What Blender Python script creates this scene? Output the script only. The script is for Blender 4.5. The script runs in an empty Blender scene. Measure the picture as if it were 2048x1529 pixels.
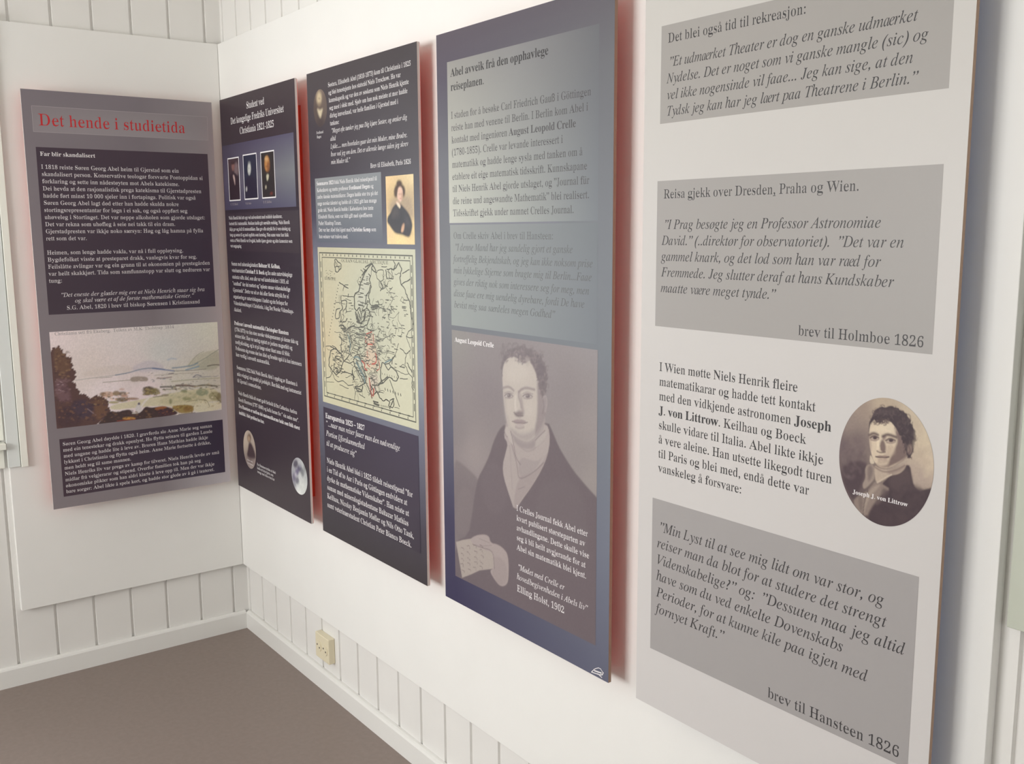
# Exhibition corner: five printed panels hung on white boards over plank walls.
import bpy, bmesh, math, random
import numpy as np
from mathutils import Vector, Matrix, geometry
random.seed(7); RNG = np.random.default_rng(5)
SC = bpy.context.scene; COL = SC.collection

# ------------------------------------------------------------------ camera
W_PX, H_PX, F_PX = 2048, 1529, 1964.6
CAM = Vector((3.5871, -1.3557, 1.55)); YAW, PITCH, ROLL = (math.radians(a) for a in (-36.6716, -8.7909, -0.3372))
FWD = Vector((-math.cos(YAW)*math.cos(PITCH), -math.sin(YAW)*math.cos(PITCH), math.sin(PITCH)))
RGT0 = Vector((-math.sin(YAW), math.cos(YAW), 0)); UP0 = RGT0.cross(FWD)
RGT = math.cos(ROLL)*RGT0 + math.sin(ROLL)*UP0; UPV = -math.sin(ROLL)*RGT0 + math.cos(ROLL)*UP0
cd = bpy.data.cameras.new('camera'); cd.sensor_width = 36; cd.lens = F_PX/W_PX*36; cd.clip_start = .05
cam = bpy.data.objects.new('camera', cd); COL.objects.link(cam)
cam.matrix_world = Matrix((( RGT.x, UPV.x, -FWD.x, CAM.x), (RGT.y, UPV.y, -FWD.y, CAM.y), (RGT.z, UPV.z, -FWD.z, CAM.z), (0, 0, 0, 1)))
SC.camera = cam

# ------------------------------------------------------------------ sky, daylight through the windows (left and front ones added), exposure
w = bpy.data.worlds.new('sky'); SC.world = w; w.use_nodes = True
bg = w.node_tree.nodes['Background']; bg.inputs[0].default_value = (.80, .90, 1, 1); bg.inputs[1].default_value = 1.0
def daylight(name, loc, rot, sx, sy, power, color):
    l = bpy.data.lights.new(name, 'AREA'); l.shape = 'RECTANGLE'; l.size = sx; l.size_y = sy; l.energy = power; l.color = color
    o = bpy.data.objects.new(name, l); o.location = loc; o.rotation_euler = rot; COL.objects.link(o); return o
H = math.pi/2
daylight('daylight_back_window', (-.30, -1.50, 1.50), (0, -H, 0), 1.3, 1.3, 13, (.96, .98, 1))
daylight('daylight_right_window', (3.75, .32, 1.55), (-H, 0, 0), 1.3, 1.1, 12, (.95, .98, 1))
daylight('fill_left_window', (1.5, -3.95, 1.55), (H, 0, 0), 1.9, 1.3, 78, (1, .988, .968))  # unseen window, added and placed to brighten the right wall
daylight('fill_front_window', (6.75, -2.3, 1.55), (0, H, 0), 1.3, 2.0, 17, (1, .97, .93))  # weak fill from an unseen window, added to lift the back wall
VS = SC.view_settings; VS.view_transform = 'Standard'; VS.look = 'None'; VS.gamma = 1; VS.use_curve_mapping = False; VS.exposure = 0.74

# ------------------------------------------------------------------ helpers
def lin(c):
    c = c/255; return c/12.92 if c <= .04045 else ((c+.055)/1.055)**2.4
def C(r, g, b, k=1.0): return (lin(r)*k, lin(g)*k, lin(b)*k)
def mat(name, col, rough=.5, spec=.5, noise=0, scale=40, bump=0):
    m = bpy.data.materials.new(name); m.use_nodes = True; nt = m.node_tree; p = nt.nodes['Principled BSDF']
    p.inputs['Roughness'].default_value = rough; p.inputs['Specular IOR Level'].default_value = spec
    p.inputs['Base Color'].default_value = (*col, 1)
    if noise or bump:
        tc = nt.nodes.new('ShaderNodeTexCoord'); n = nt.nodes.new('ShaderNodeTexNoise'); n.inputs['Scale'].default_value = scale; n.inputs['Detail'].default_value = 5
        nt.links.new(tc.outputs['Object'], n.inputs['Vector'])
        if noise:
            r = nt.nodes.new('ShaderNodeValToRGB')
            r.color_ramp.elements[0].position = .3; r.color_ramp.elements[1].position = .7
            r.color_ramp.elements[0].color = (*[c*(1-noise) for c in col], 1); r.color_ramp.elements[1].color = (*[min(1, c*(1+noise)) for c in col], 1)
            nt.links.new(n.outputs['Fac'], r.inputs['Fac']); nt.links.new(r.outputs['Color'], p.inputs['Base Color'])
        if bump:
            b = nt.nodes.new('ShaderNodeBump'); b.inputs['Strength'].default_value = bump; b.inputs['Distance'].default_value = .002
            nt.links.new(n.outputs['Fac'], b.inputs['Height']); nt.links.new(b.outputs['Normal'], p.inputs['Normal'])
    return m
PRINT_ROUGH = .40
def print_mat(name, rough=PRINT_ROUGH):           # ink colours of a print, stored per vertex
    m = bpy.data.materials.new(name); m.use_nodes = True; nt = m.node_tree; p = nt.nodes['Principled BSDF']
    a = nt.nodes.new('ShaderNodeAttribute'); a.attribute_name = 'ink'
    nt.links.new(a.outputs['Color'], p.inputs['Base Color']); p.inputs['Roughness'].default_value = rough; p.inputs['Specular IOR Level'].default_value = .3
    return m
M = dict(
    plank=mat('white_plank_paint', (.80, .785, .755), .45, .4, .015, 6, .08), board=mat('white_board_paint', (.83, .82, .79), .55, .35, .012, 5),
    base=mat('white_gloss_trim', (.80, .79, .76), .3, .5), floor=mat('brown_vinyl', C(138, 124, 117), .42, .4, .05, 60, .05),
    ceil=mat('cream_ceiling', (.78, .75, .69), .7, .3), case=mat('pale_green_casing', C(194, 198, 184), .35, .5), casegrey=mat('grey_white_casing', C(226, 230, 227), .35),
    frame=mat('window_frame_paint', C(242, 242, 232), .3), gap=mat('dark_gap', C(70, 70, 62), .8), plate=mat('cream_plastic', C(228, 218, 190), .35), pin=mat('socket_hole', C(60, 52, 44), .6),
    edge=mat('laminate_edge', C(205, 196, 192), .5), edgebrown=mat('fibreboard_edge', C(160, 132, 112), .6), red=mat('red_panel_back', (.99, .075, .035), .8, .05), rail=mat('red_bounce_rail', (.62, .085, .05), .8, .05), blue=mat('slate_panel_back', C(120, 140, 200), .7, .2),
    batten=mat('batten_wood', C(190, 160, 120), .7), inkdark=mat('ink_charcoal', C(58, 56, 58), PRINT_ROUGH, .3), inkwhite=mat('ink_white', C(232, 228, 228), PRINT_ROUGH, .3), inkred=mat('ink_red', C(190, 42, 46), PRINT_ROUGH, .3),
    inkmap=mat('ink_map_line', C(94, 94, 86), PRINT_ROUGH, .3), inkmapred=mat('ink_map_red', C(178, 96, 84), PRINT_ROUGH, .3), inkmapblue=mat('ink_map_blue', C(110, 132, 134), PRINT_ROUGH, .3), inkgrey=mat('ink_grey', C(148, 140, 140), PRINT_ROUGH, .3), rule=mat('ink_pale_rule', C(168, 158, 160), PRINT_ROUGH),
    ink=print_mat('printed_ink'))
g = bpy.data.materials.new('window_glass'); g.use_nodes = True; nt = g.node_tree; nt.nodes.clear()
o_ = nt.nodes.new('ShaderNodeOutputMaterial'); mx = nt.nodes.new('ShaderNodeMixShader'); mx.inputs[0].default_value = .06
tr = nt.nodes.new('ShaderNodeBsdfTransparent'); gl = nt.nodes.new('ShaderNodeBsdfGlossy'); gl.inputs['Roughness'].default_value = .02
nt.links.new(tr.outputs[0], mx.inputs[1]); nt.links.new(gl.outputs[0], mx.inputs[2]); nt.links.new(mx.outputs[0], o_.inputs[0]); M['glass'] = g

def obj(name, verts, faces, m, parent=None, ink=None):
    me = bpy.data.meshes.new(name); me.from_pydata([tuple(v) for v in verts], [], [tuple(f) for f in faces]); me.update()
    if m: me.materials.append(m)
    if ink is not None:
        a = me.attributes.new('ink', 'FLOAT_COLOR', 'POINT'); d = np.ones((len(verts), 4), np.float32); d[:, :3] = ink; a.data.foreach_set('color', d.ravel())
    o = bpy.data.objects.new(name, me); COL.objects.link(o)
    if parent: o.parent = parent
    return o
def boxes(name, bs, m, parent=None, bevel=0):
    bm = bmesh.new()
    for (x0, x1, y0, y1, z0, z1) in bs:
        r = bmesh.ops.create_cube(bm, size=1)
        bmesh.ops.transform(bm, verts=r['verts'], matrix=Matrix.Translation(((x0+x1)/2, (y0+y1)/2, (z0+z1)/2)) @ Matrix.Diagonal((x1-x0, y1-y0, z1-z0, 1)))
    if bevel: bmesh.ops.bevel(bm, geom=bm.edges[:], offset=bevel, segments=2, affect='EDGES', profile=.5)
    me = bpy.data.meshes.new(name); bm.to_mesh(me); bm.free(); me.materials.append(m)
    o = bpy.data.objects.new(name, me); COL.objects.link(o)
    if parent: o.parent = parent
    return o
def empty(name, loc, rz=0):
    o = bpy.data.objects.new(name, None); o.location = loc; o.rotation_euler = (0, 0, rz); o.empty_display_size = .1; COL.objects.link(o); return o
def tag(o, label, cat, group=None):
    o['label'] = label; o['category'] = cat
    if group: o['group'] = group
def struct(o): o['kind'] = 'structure'; return o


# ------------------------------------------------------------------ lettering: serif glyph outlines taken from Blender's own built-in text
def spaced(s): return {a[0]: int(a[2:])/1000 for a in s.split()}
WIDTH = dict(
    r=spaced('a:444 b:500 c:444 d:500 e:444 f:333 g:500 h:500 i:278 j:278 k:500 l:278 m:778 n:500 o:500 p:500 q:500 r:333 s:389 t:278 u:500 v:500 w:722 x:500 y:500 z:444 A:722 B:667 C:667 D:722 E:611 F:556 G:722 H:722 I:333 J:389 K:722 L:611 M:889 N:722 O:722 P:556 Q:722 R:667 S:556 T:611 U:722 V:722 W:944 X:722 Y:722 Z:611'),
    i=spaced('a:500 b:500 c:444 d:500 e:444 f:278 g:500 h:500 i:278 j:278 k:444 l:278 m:722 n:500 o:500 p:500 q:500 r:389 s:389 t:278 u:500 v:444 w:667 x:444 y:444 z:389 A:611 B:611 C:667 D:722 E:611 F:611 G:722 H:722 I:333 J:444 K:667 L:556 M:833 N:667 O:722 P:611 Q:722 R:611 S:500 T:556 U:722 V:611 W:833 X:611 Y:556 Z:556'),
    b=spaced('a:500 b:556 c:444 d:556 e:444 f:333 g:500 h:556 i:278 j:333 k:556 l:278 m:833 n:556 o:500 p:556 q:556 r:444 s:389 t:333 u:556 v:500 w:722 x:500 y:500 z:444 A:722 B:667 C:722 D:722 E:667 F:611 G:778 H:778 I:389 J:500 K:778 L:667 M:944 N:722 O:778 P:611 Q:778 R:722 S:556 T:667 U:722 V:722 W:1000 X:722 Y:722 Z:667'))
for d_ in '0123456789':
    for q in WIDTH.values(): q[d_] = .5
POINTS = dict(zip('.,:;()-–?”', (.25, .25, .278, .278, .333, .333, .333, .5, .444, .408)))
TXT = bpy.data.curves.new('type_case', 'FONT'); TXT.size = 1; TXO = bpy.data.objects.new('type_case', TXT); COL.objects.link(TXO)
MADE = {}
def set_type(chars):                               # one line of type per character, each closed by a plain I as a ruler
    TXT.space_line = 3; TXT.body = '\n'.join(c+'I' for c in chars); dg = bpy.context.evaluated_depsgraph_get(); dg.update(); cu = TXO.to_curve(dg); rows = {}
    for sp in cu.splines:
        pt = [(tuple(p.handle_left[:2]), tuple(p.co[:2]), tuple(p.handle_right[:2])) for p in sp.bezier_points]
        rows.setdefault(round((.25-sum(p[1][1] for p in pt)/len(pt))/3), []).append(pt)
    TXO.to_curve_clear()
    for k, c in enumerate(chars): MADE[c] = [[tuple((x, y+3*k) for x, y in p) for p in sp] for sp in rows[k]]
def splines(s): return MADE[s][:-1]
left_x = lambda sp: min(p[1][0] for s in sp for p in s)
def flat(sp, n=7):
    out = []
    for a, b in zip(sp, sp[1:]+sp[:1]):
        p0, p1, p2, p3 = (np.array(v) for v in (a[1], a[2], b[0], b[1])); d = math.hypot(*(p3-p0))
        if d < 1e-6: continue
        u = (p3-p0)/d; dev = max(abs(u[0]*(q[1]-p0[1])-u[1]*(q[0]-p0[0])) for q in (p1, p2)); straight = dev < 1e-3
        k = max(1, math.ceil(d/.02)) if straight else max(n, int(d/.02))
        for t in np.arange(k)/k: out.append(p0+(p3-p0)*t if straight else (1-t)**3*p0+3*(1-t)**2*t*p1+3*(1-t)*t*t*p2+t**3*p3)
    return np.array(out)
def book_stem(t):                                  # bold stem thickness -> book weight
    if t < .05: return t*.8
    if t < .17: return .04+(t-.05)*.60
    return .112+(t-.17)*(.24-.112)/.07 if t < .24 else t
def lighten(cs):
    E = np.concatenate([np.stack([c, np.roll(c, -1, 0)], 1) for c in cs]); a, b = E[:, 0], E[:, 1]; dy = np.where(b[:, 1] == a[:, 1], 1e-9, b[:, 1]-a[:, 1]); out = []
    for c in cs:
        n = np.roll(c, -1, 0); e = n-c; wt = np.abs(e[:, 1])/(np.hypot(e[:, 0], e[:, 1])+1e-9); mid = (c+n)/2+np.array([0, 1.3e-5]); D = np.zeros(len(c)); Wt = np.zeros(len(c))
        for i in range(len(c)):
            if wt[i] < .05: continue
            p = mid[i]; cond = (a[:, 1] > p[1]) != (b[:, 1] > p[1]); xs = (a[:, 0]+(p[1]-a[:, 1])*(b[:, 0]-a[:, 0])/dy)[cond]-p[0]
            rt = xs[xs > 1e-4]; lf = -xs[xs < -1e-4]; sg = 1 if len(rt) % 2 else -1; hh = rt if sg == 1 else lf
            if len(hh): t = hh.min(); D[i] = sg*(t-book_stem(t))/2; Wt[i] = wt[i]**1.5
        num = D*Wt+np.roll(D*Wt, 1); den = Wt+np.roll(Wt, 1); out.append(c+np.stack([np.where(den > 1e-6, num/np.maximum(den, 1e-6), 0), 0*den], 1))
    return out
def thin(c, tol=.0022):
    c = np.roll(c, -int(np.argmin(c[:, 0])), 0); far = int(np.argmax(((c-c[0])**2).sum(1)))
    def rec(p):
        if len(p) < 3: return [p[0]]
        u = p[-1]-p[0]; l = math.hypot(*u); q = p-p[0]; d = np.abs(u[0]*q[:, 1]-u[1]*q[:, 0])/l if l > 1e-9 else np.hypot(q[:, 0], q[:, 1]); k = int(np.argmax(d))
        return [p[0]] if d[k] < tol else rec(p[:k+1])+rec(p[k:])
    return [tuple(v) for v in rec(c[:far+1])+rec(np.concatenate([c[far:], c[:1]]))]
SLANT = .27
def lean(c, y0=0, k=1): return c+np.stack([k*SLANT*(c[:, 1]-y0), 0*c[:, 1]], 1)
class TypeCase(dict):
    def __missing__(s, key):
        st, ch = key[0], key[1]; s[key] = r = s.engrave(st, ch); return r
    def __contains__(s, key): return key[1] in WIDTH['r'] or key[1] in POINTS or key[1] == 'ß'
    def raw(s, ch):
        return [flat(q) for q in splines(ch)], left_x(MADE[ch][-1:])-REF_X
    def engrave(s, st, ch):
        if ch in POINTS or ch == 'ß':
            g = [flat(q) for q in splines(ch)]; x = np.concatenate(g)[:, 0]; adv = POINTS.get(ch, .5); g = [c+np.array([adv/2-(x.min()+x.max())/2, 0]) for c in g]
            if ch == '-': g = [c*np.array([.9, .7])+np.array([.017, .05]) for c in g]
            return adv, [thin(lean(c, .2) if st == 'i' else c) for c in g]
        adv = WIDTH[st][ch]; o = ord(ch)
        if st == 'i' and not ch.isdigit():
            g, a = s.raw('ℎ' if ch == 'h' else chr(0x1d434+o-65 if ch.isupper() else 0x1d44e+o-97)); g = [lean(c, 0, -1) for c in g]; x = np.concatenate(g)[:, 0]; k = min(1, max(.86, adv/a))
            return adv, [thin(lean(c*np.array([k, 1])+np.array([adv/2-(x.min()+x.max())/2*k, 0]), .22)) for c in g]
        g, a = s.raw(chr(0x1d7ce+o-48 if ch.isdigit() else 0x1d400+o-65 if ch.isupper() else 0x1d41a+o-97))
        if ch.isdigit(): g = [c*.945 for c in g]; a *= .945
        if st != 'b': g = lighten(g)
        g = [c*np.array([adv/a, 1]) for c in g]
        return adv, [thin(lean(c, .22) if st == 'i' else c) for c in g]
GLYPH = TypeCase()
set_type([' ', *POINTS, 'ß', 'ℎ']+[chr(o_+k_) for o_ in (0x1d400, 0x1d41a, 0x1d434, 0x1d44e) for k_ in range(26) if o_+k_ != 0x1d455]+[chr(0x1d7ce+k_) for k_ in range(10)])
REF_X = left_x(MADE[' '][-1:])-.278
bpy.data.objects.remove(TXO); bpy.data.curves.remove(TXT)

# ------------------------------------------------------------------ room shell
X1, Y0, ZC, T = 6.4, -3.6, 2.72, .022             # room reaches X 0..6.4, Y -3.6..0; the planks lie T behind the boards
def plank_wall(name, a0, a1, holes, place, pitch=.1285, first=.1295, gw=.011, gd=.007, depth=.10):
    """vertical planks with V grooves; a runs along the wall; holes = [(a0,a1,z0,z1)]"""
    cuts = sorted({a0, a1, *[h[0] for h in holes], *[h[1] for h in holes]}); V = []; Fc = []
    def strip(b0, b1, z0, z1):
        pts = [(b0, 0)]; k = math.ceil((b0+gw-first)/pitch)
        while first+k*pitch < b1-gw:
            c = first+k*pitch; pts += [(c-gw/2, 0), (c-gw/2+.002, gd), (c+gw/2-.002, gd), (c+gw/2, 0)]; k += 1
        pts.append((b1, 0)); n = len(V)
        for (a, d) in pts: V.extend([place(a, d, z0), place(a, d, z1)])
        for i in range(len(pts)-1): Fc.append((n+2*i, n+2*i+2, n+2*i+3, n+2*i+1))
        n = len(V); V.extend([place(b0, depth, z0), place(b1, depth, z0), place(b1, depth, z1), place(b0, depth, z1)]); Fc.append((n, n+3, n+2, n+1))
    for b0, b1 in zip(cuts, cuts[1:]):
        z = 0
        for h in sorted([h for h in holes if h[0] <= b0+1e-6 and h[1] >= b1-1e-6], key=lambda h: h[2]):
            strip(b0, b1, z, h[2]); z = h[3]
        strip(b0, b1, z, ZC)
    for (h0, h1, z0, z1) in holes:                # reveals
        for (p, q) in (((h0, z0), (h1, z0)), ((h1, z0), (h1, z1)), ((h1, z1), (h0, z1)), ((h0, z1), (h0, z0))):
            n = len(V); V.extend([place(p[0], 0, p[1]), place(q[0], 0, q[1]), place(q[0], depth, q[1]), place(p[0], depth, p[1])]); Fc.append((n, n+1, n+2, n+3))
    o = obj(name, V, Fc, M['plank'])
    bm = bmesh.new(); bm.from_mesh(o.data); bmesh.ops.remove_doubles(bm, verts=bm.verts, dist=1e-5); bmesh.ops.recalc_face_normals(bm, faces=bm.faces); bm.to_mesh(o.data); bm.free()
    return struct(o)
WB = (.86, 2.14, .86, 2.10)                        # openings: along the wall (a0,a1) and z
WR = (3.06, 4.42, 1.02, 2.12); WL = (.5, 2.5, .9, 2.2); WF = (1.3, 3.3, .9, 2.2)
wall_right = plank_wall('wall_right', -T, X1, [WR], lambda a, d, z: (a, T+d, z))
wall_back = plank_wall('wall_back', -T, -Y0, [WB], lambda a, d, z: (-T-d, -a, z), first=.037-.1285)
wall_left = plank_wall('wall_left', -T, X1, [WL], lambda a, d, z: (a, Y0-d, z))
wall_front = plank_wall('wall_front', -T, -Y0, [WF], lambda a, d, z: (X1+d, -a, z))
boxes('wall_board', [(0, 2.924, 0, T, .2662, 2.2193)], M['board'], wall_right, .0012)['label'] = 'flat white painted board fixed over the planks'
boxes('wall_board', [(-T, 0, -.789, 0, .2662, 2.2193)], M['board'], wall_back, .0012)['label'] = 'flat white painted board fixed over the planks'
struct(boxes('floor', [(-.13, X1+.1, Y0-.1, .13, -.06, 0)], M['floor']))
struct(boxes('ceiling', [(-.13, X1+.1, Y0-.1, .13, ZC, ZC+.06)], M['ceil']))
def baseboard(name, prof, place, a0, a1):
    V = [place(a, d, z) for a in (a0, a1) for d, z in prof]; n = len(prof)
    Fc = [(i, (i+1) % n, n+(i+1) % n, n+i) for i in range(n)] + [tuple(range(n))[::-1], tuple(range(n, 2*n))]
    struct(obj(name, V, Fc, M['base']))
PROF = [(0, 0), (0, .062), (.003, .068), (.009, .0715), (.0165, .0715), (.0165, 0)]
baseboard('baseboard_right', PROF, lambda a, d, z: (a, T-.017+d, z), -.005, X1)
baseboard('baseboard_back', PROF, lambda a, d, z: (-T+.017-d, -a, z), -.005, -Y0)
baseboard('baseboard_left', PROF, lambda a, d, z: (a, Y0+.017-d, z), 0, X1)
baseboard('baseboard_front', PROF, lambda a, d, z: (X1-.017+d, -a, z), 0, -Y0)

# windows: frame, sashes, glass, casing. place(a, d, z): a along the wall, d outwards
def pbox(place, a0, a1, d0, d1, z0, z1):
    p, q = place(a0, d0, z0), place(a1, d1, z1)
    return tuple(v for i in range(3) for v in (min(p[i], q[i]), max(p[i], q[i])))
def window(name, h, place, casing, mull=1):
    a0, a1, z0, z1 = h; B = lambda *k: pbox(place, *k)
    f = struct(boxes(name, [B(a0, a0+.045, .03, .09, z0, z1), B(a1-.045, a1, .03, .09, z0, z1), B(a0+.045, a1-.045, .03, .09, z0, z0+.045), B(a0+.045, a1-.045, .03, .09, z1-.045, z1)], M['frame']))
    n = mull+1; wd = (a1-a0-.09)/n
    for i in range(n):
        s0, s1 = a0+.045+i*wd+.003, a0+.045+(i+1)*wd-.003
        boxes('sash', [B(s0, s0+.05, .02, .07, z0+.048, z1-.048), B(s1-.05, s1, .02, .07, z0+.048, z1-.048), B(s0+.05, s1-.05, .02, .07, z0+.048, z0+.1), B(s0+.05, s1-.05, .02, .07, z1-.1, z1-.048)], M['frame'], f, .002)
        boxes('pane', [B(s0+.045, s1-.045, .043, .047, z0+.095, z1-.095)], M['glass'], f)
    for nm, k, m in casing: boxes(nm, [B(*q) for q in k], m, f, .0015)
    return f
PB = lambda a, d, z: (-T-d, -a, z); PR = lambda a, d, z: (a, T+d, z); PL = lambda a, d, z: (a, Y0-d, z); PF = lambda a, d, z: (X1+d, -a, z)
window('window_1', WB, PB, [
    ('casing', [(.732, .754, -.034, -.0225, .77, 2.235), (2.246, 2.268, -.034, 0, .77, 2.235), (.754, 2.246, -.034, 0, 2.213, 2.235)], M['frame']),
    ('inner_casing', [(.756, .794, -.030, -.0225, .772, 2.21), (2.17, 2.244, -.030, 0, .772, 2.21), (.794, 2.17, -.030, 0, 2.12, 2.21)], M['casegrey']),
    ('jamb_trim', [(.797, .855, -.012, 0, .865, 2.115)], M['frame']),
    ('sill', [(.797, 2.165, -.045, .03, .838, .858)], M['frame']), ('apron', [(.801, 2.165, -.014, 0, .77, .836)], M['frame'])])
window('window_2', WR, PR, [
    ('casing', [(2.938, 3.055, -.016, 0, .985, 2.2), (4.425, 4.54, -.016, 0, .985, 2.2), (3.055, 4.425, -.016, 0, 2.125, 2.2)], M['case']),
    ('sill', [(3.056, 4.424, -.03, .03, .985, 1.015)], M['case'])])
CS = lambda h: [('casing', [(h[0]-.1, h[0], -.018, 0, h[2]-.1, h[3]+.1), (h[1], h[1]+.1, -.018, 0, h[2]-.1, h[3]+.1), (h[0], h[1], -.018, 0, h[3], h[3]+.1), (h[0], h[1], -.018, 0, h[2]-.1, h[2])], M['frame'])]
window('added_window_left', WL, PL, CS(WL), 2); window('added_window_front', WF, PF, CS(WF), 2)  # both out of view, added as openings for the fill lamps

# wall socket on the right wall
sk = empty('wall_socket', (.688, T, .118)); tag(sk, 'cream double wall socket on the low white planks near the corner', 'socket')
boxes('cover_plate', [(-.05, .05, -.024, 0, 0, .088)], M['plate'], sk, .003)
def disc(name, cx, cz, r, y, m, parent, depth=.002, n=20):
    V = [(cx+r*math.cos(2*math.pi*i/n), yy, cz+r*math.sin(2*math.pi*i/n)) for yy in (y, y-depth) for i in range(n)]
    return obj(name, V, [tuple(range(n, 2*n))] + [(i, (i+1) % n, n+(i+1) % n, n+i) for i in range(n)], m, parent)
for cx in (-.023, .023):
    f = disc('socket_face', cx, .044, .0195, -.0240, M['plate'], sk)
    for dx, dz in ((-.008, .004), (.008, -.004)): disc('socket_hole', cx+dx, .044+dz, .0032, -.0261, M['pin'], f, .0004, 10)

def tri(contours):
    vs, fs = [], []
    for c in contours: n = len(vs); vs += [Vector(p) for p in c]; fs += [(n+i, n+(i+1) % len(c)) for i in range(len(c))]
    r = geometry.delaunay_2d_cdt(vs, fs, [], 0, 1e-6); V = np.array([tuple(v) for v in r[0]]).reshape(-1, 2); keep = []
    for f in r[2]:
        x, y = V[list(f)].mean(0); odd = False
        for c in contours:
            for (x0, y0), (x1, y1) in zip(c, c[1:]+c[:1]):
                if (y0 > y) != (y1 > y) and x < x0+(y-y0)*(x1-x0)/(y1-y0): odd = not odd
        if odd: keep.append(tuple(f))
    return V, keep
def ring(cx, cy, r0, r1, n=14): return [[(cx+r*math.cos(2*math.pi*i/n), cy+r*math.sin(2*math.pi*i/n)) for i in range(n)] for r in ((r0, r1) if r1 else (r0,))]
CACHE = {}
def glyph(st, ch):
    k = st+ch
    if k in CACHE: return CACHE[k]
    sl = .27 if st == 'i' else 0; bo = 1.3 if st == 'b' else 1
    sk_ = lambda cs: [[(x+sl*(y-.22), y) for x, y in c] for c in cs]
    def comb(parts, adv):
        V, Fc = [], []
        for cs, dx, dy, kx in parts:
            v, f = tri([[(x*kx+dx, y+dy) for x, y in c] for c in cs]); n = sum(len(q) for q in V); V.append(v); Fc += [tuple(i+n for i in q) for q in f]
        return np.concatenate(V), Fc, adv
    G = lambda c: GLYPH[st+c]
    if k in GLYPH: a, cs = GLYPH[k]; r = comb([(cs, 0, 0, 1)], a)
    elif ch == 'æ': r = comb([(G('a')[1], 0, 0, .88), (G('e')[1], G('a')[0]*.70, 0, .92)], .667)
    elif ch == 'Æ': r = comb([(G('A')[1], 0, 0, .8), (G('E')[1], .34, 0, .9)], .889)
    elif ch in 'øØ':
        b = 'o' if ch == 'ø' else 'O'; a = G(b)[0]; t = .47 if ch == 'ø' else .69
        r = comb([(G(b)[1], 0, 0, 1), (sk_([[(.06, -.02), (.06+.035*bo, -.02), (a-.06, t), (a-.06-.035*bo, t)]]), 0, 0, 1)], a)
    elif ch in 'åÅ': b = 'a' if ch == 'å' else 'A'; a = G(b)[0]; r = comb([(G(b)[1], 0, 0, 1), (sk_(ring(a*.48, .60 if ch == 'å' else .79, .085*bo**.5, .052)), 0, 0, 1)], a)
    elif ch in 'öüä': b = dict(zip('öüä', 'oua'))[ch]; a = G(b)[0]; r = comb([(G(b)[1], 0, 0, 1)]+[(sk_(ring(a/2+d, .60, .05*bo, 0)), 0, 0, 1) for d in (-.1, .1)], a)
    elif ch in 'éÉ':
        b = 'e' if ch == 'é' else 'E'; a = G(b)[0]; t = .52 if ch == 'é' else .7; r = comb([(G(b)[1], 0, 0, 1), (sk_([[(a*.42, t), (a*.5, t), (a*.72, t+.15), (a*.55, t+.15)]]), 0, 0, 1)], a)
    else: r = (np.zeros((0, 2)), [], .25)
    CACHE[k] = r; return r
def shape_line(s, st):
    """'*' toggles bold, '_' toggles italic, '~' underlines the next character -> verts (em units), faces, width"""
    V, Fc, x, n = [], [], 0, 0; base = st; ul = False
    for ch in s:
        if ch == '*': st = 'b' if st != 'b' else ('r' if base == 'b' else base); continue
        if ch == '_': st = 'i' if st != 'i' else ('r' if base == 'i' else base); continue
        if ch == '~': ul = True; continue
        if ch == '"': ch = '”'
        v, f, a = glyph(st, ch)
        if len(v): V.append(v+np.array([x, 0])); Fc += [tuple(i+n for i in q) for q in f]; n += len(v)
        if ul:
            V.append(np.array([(x, -.13), (x+a, -.13), (x+a, -.095), (x, -.095)])); Fc.append((n, n+1, n+2, n+3)); n += 4; ul = False
        x += a
    return (np.concatenate(V) if V else np.zeros((0, 2))), Fc, x

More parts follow.
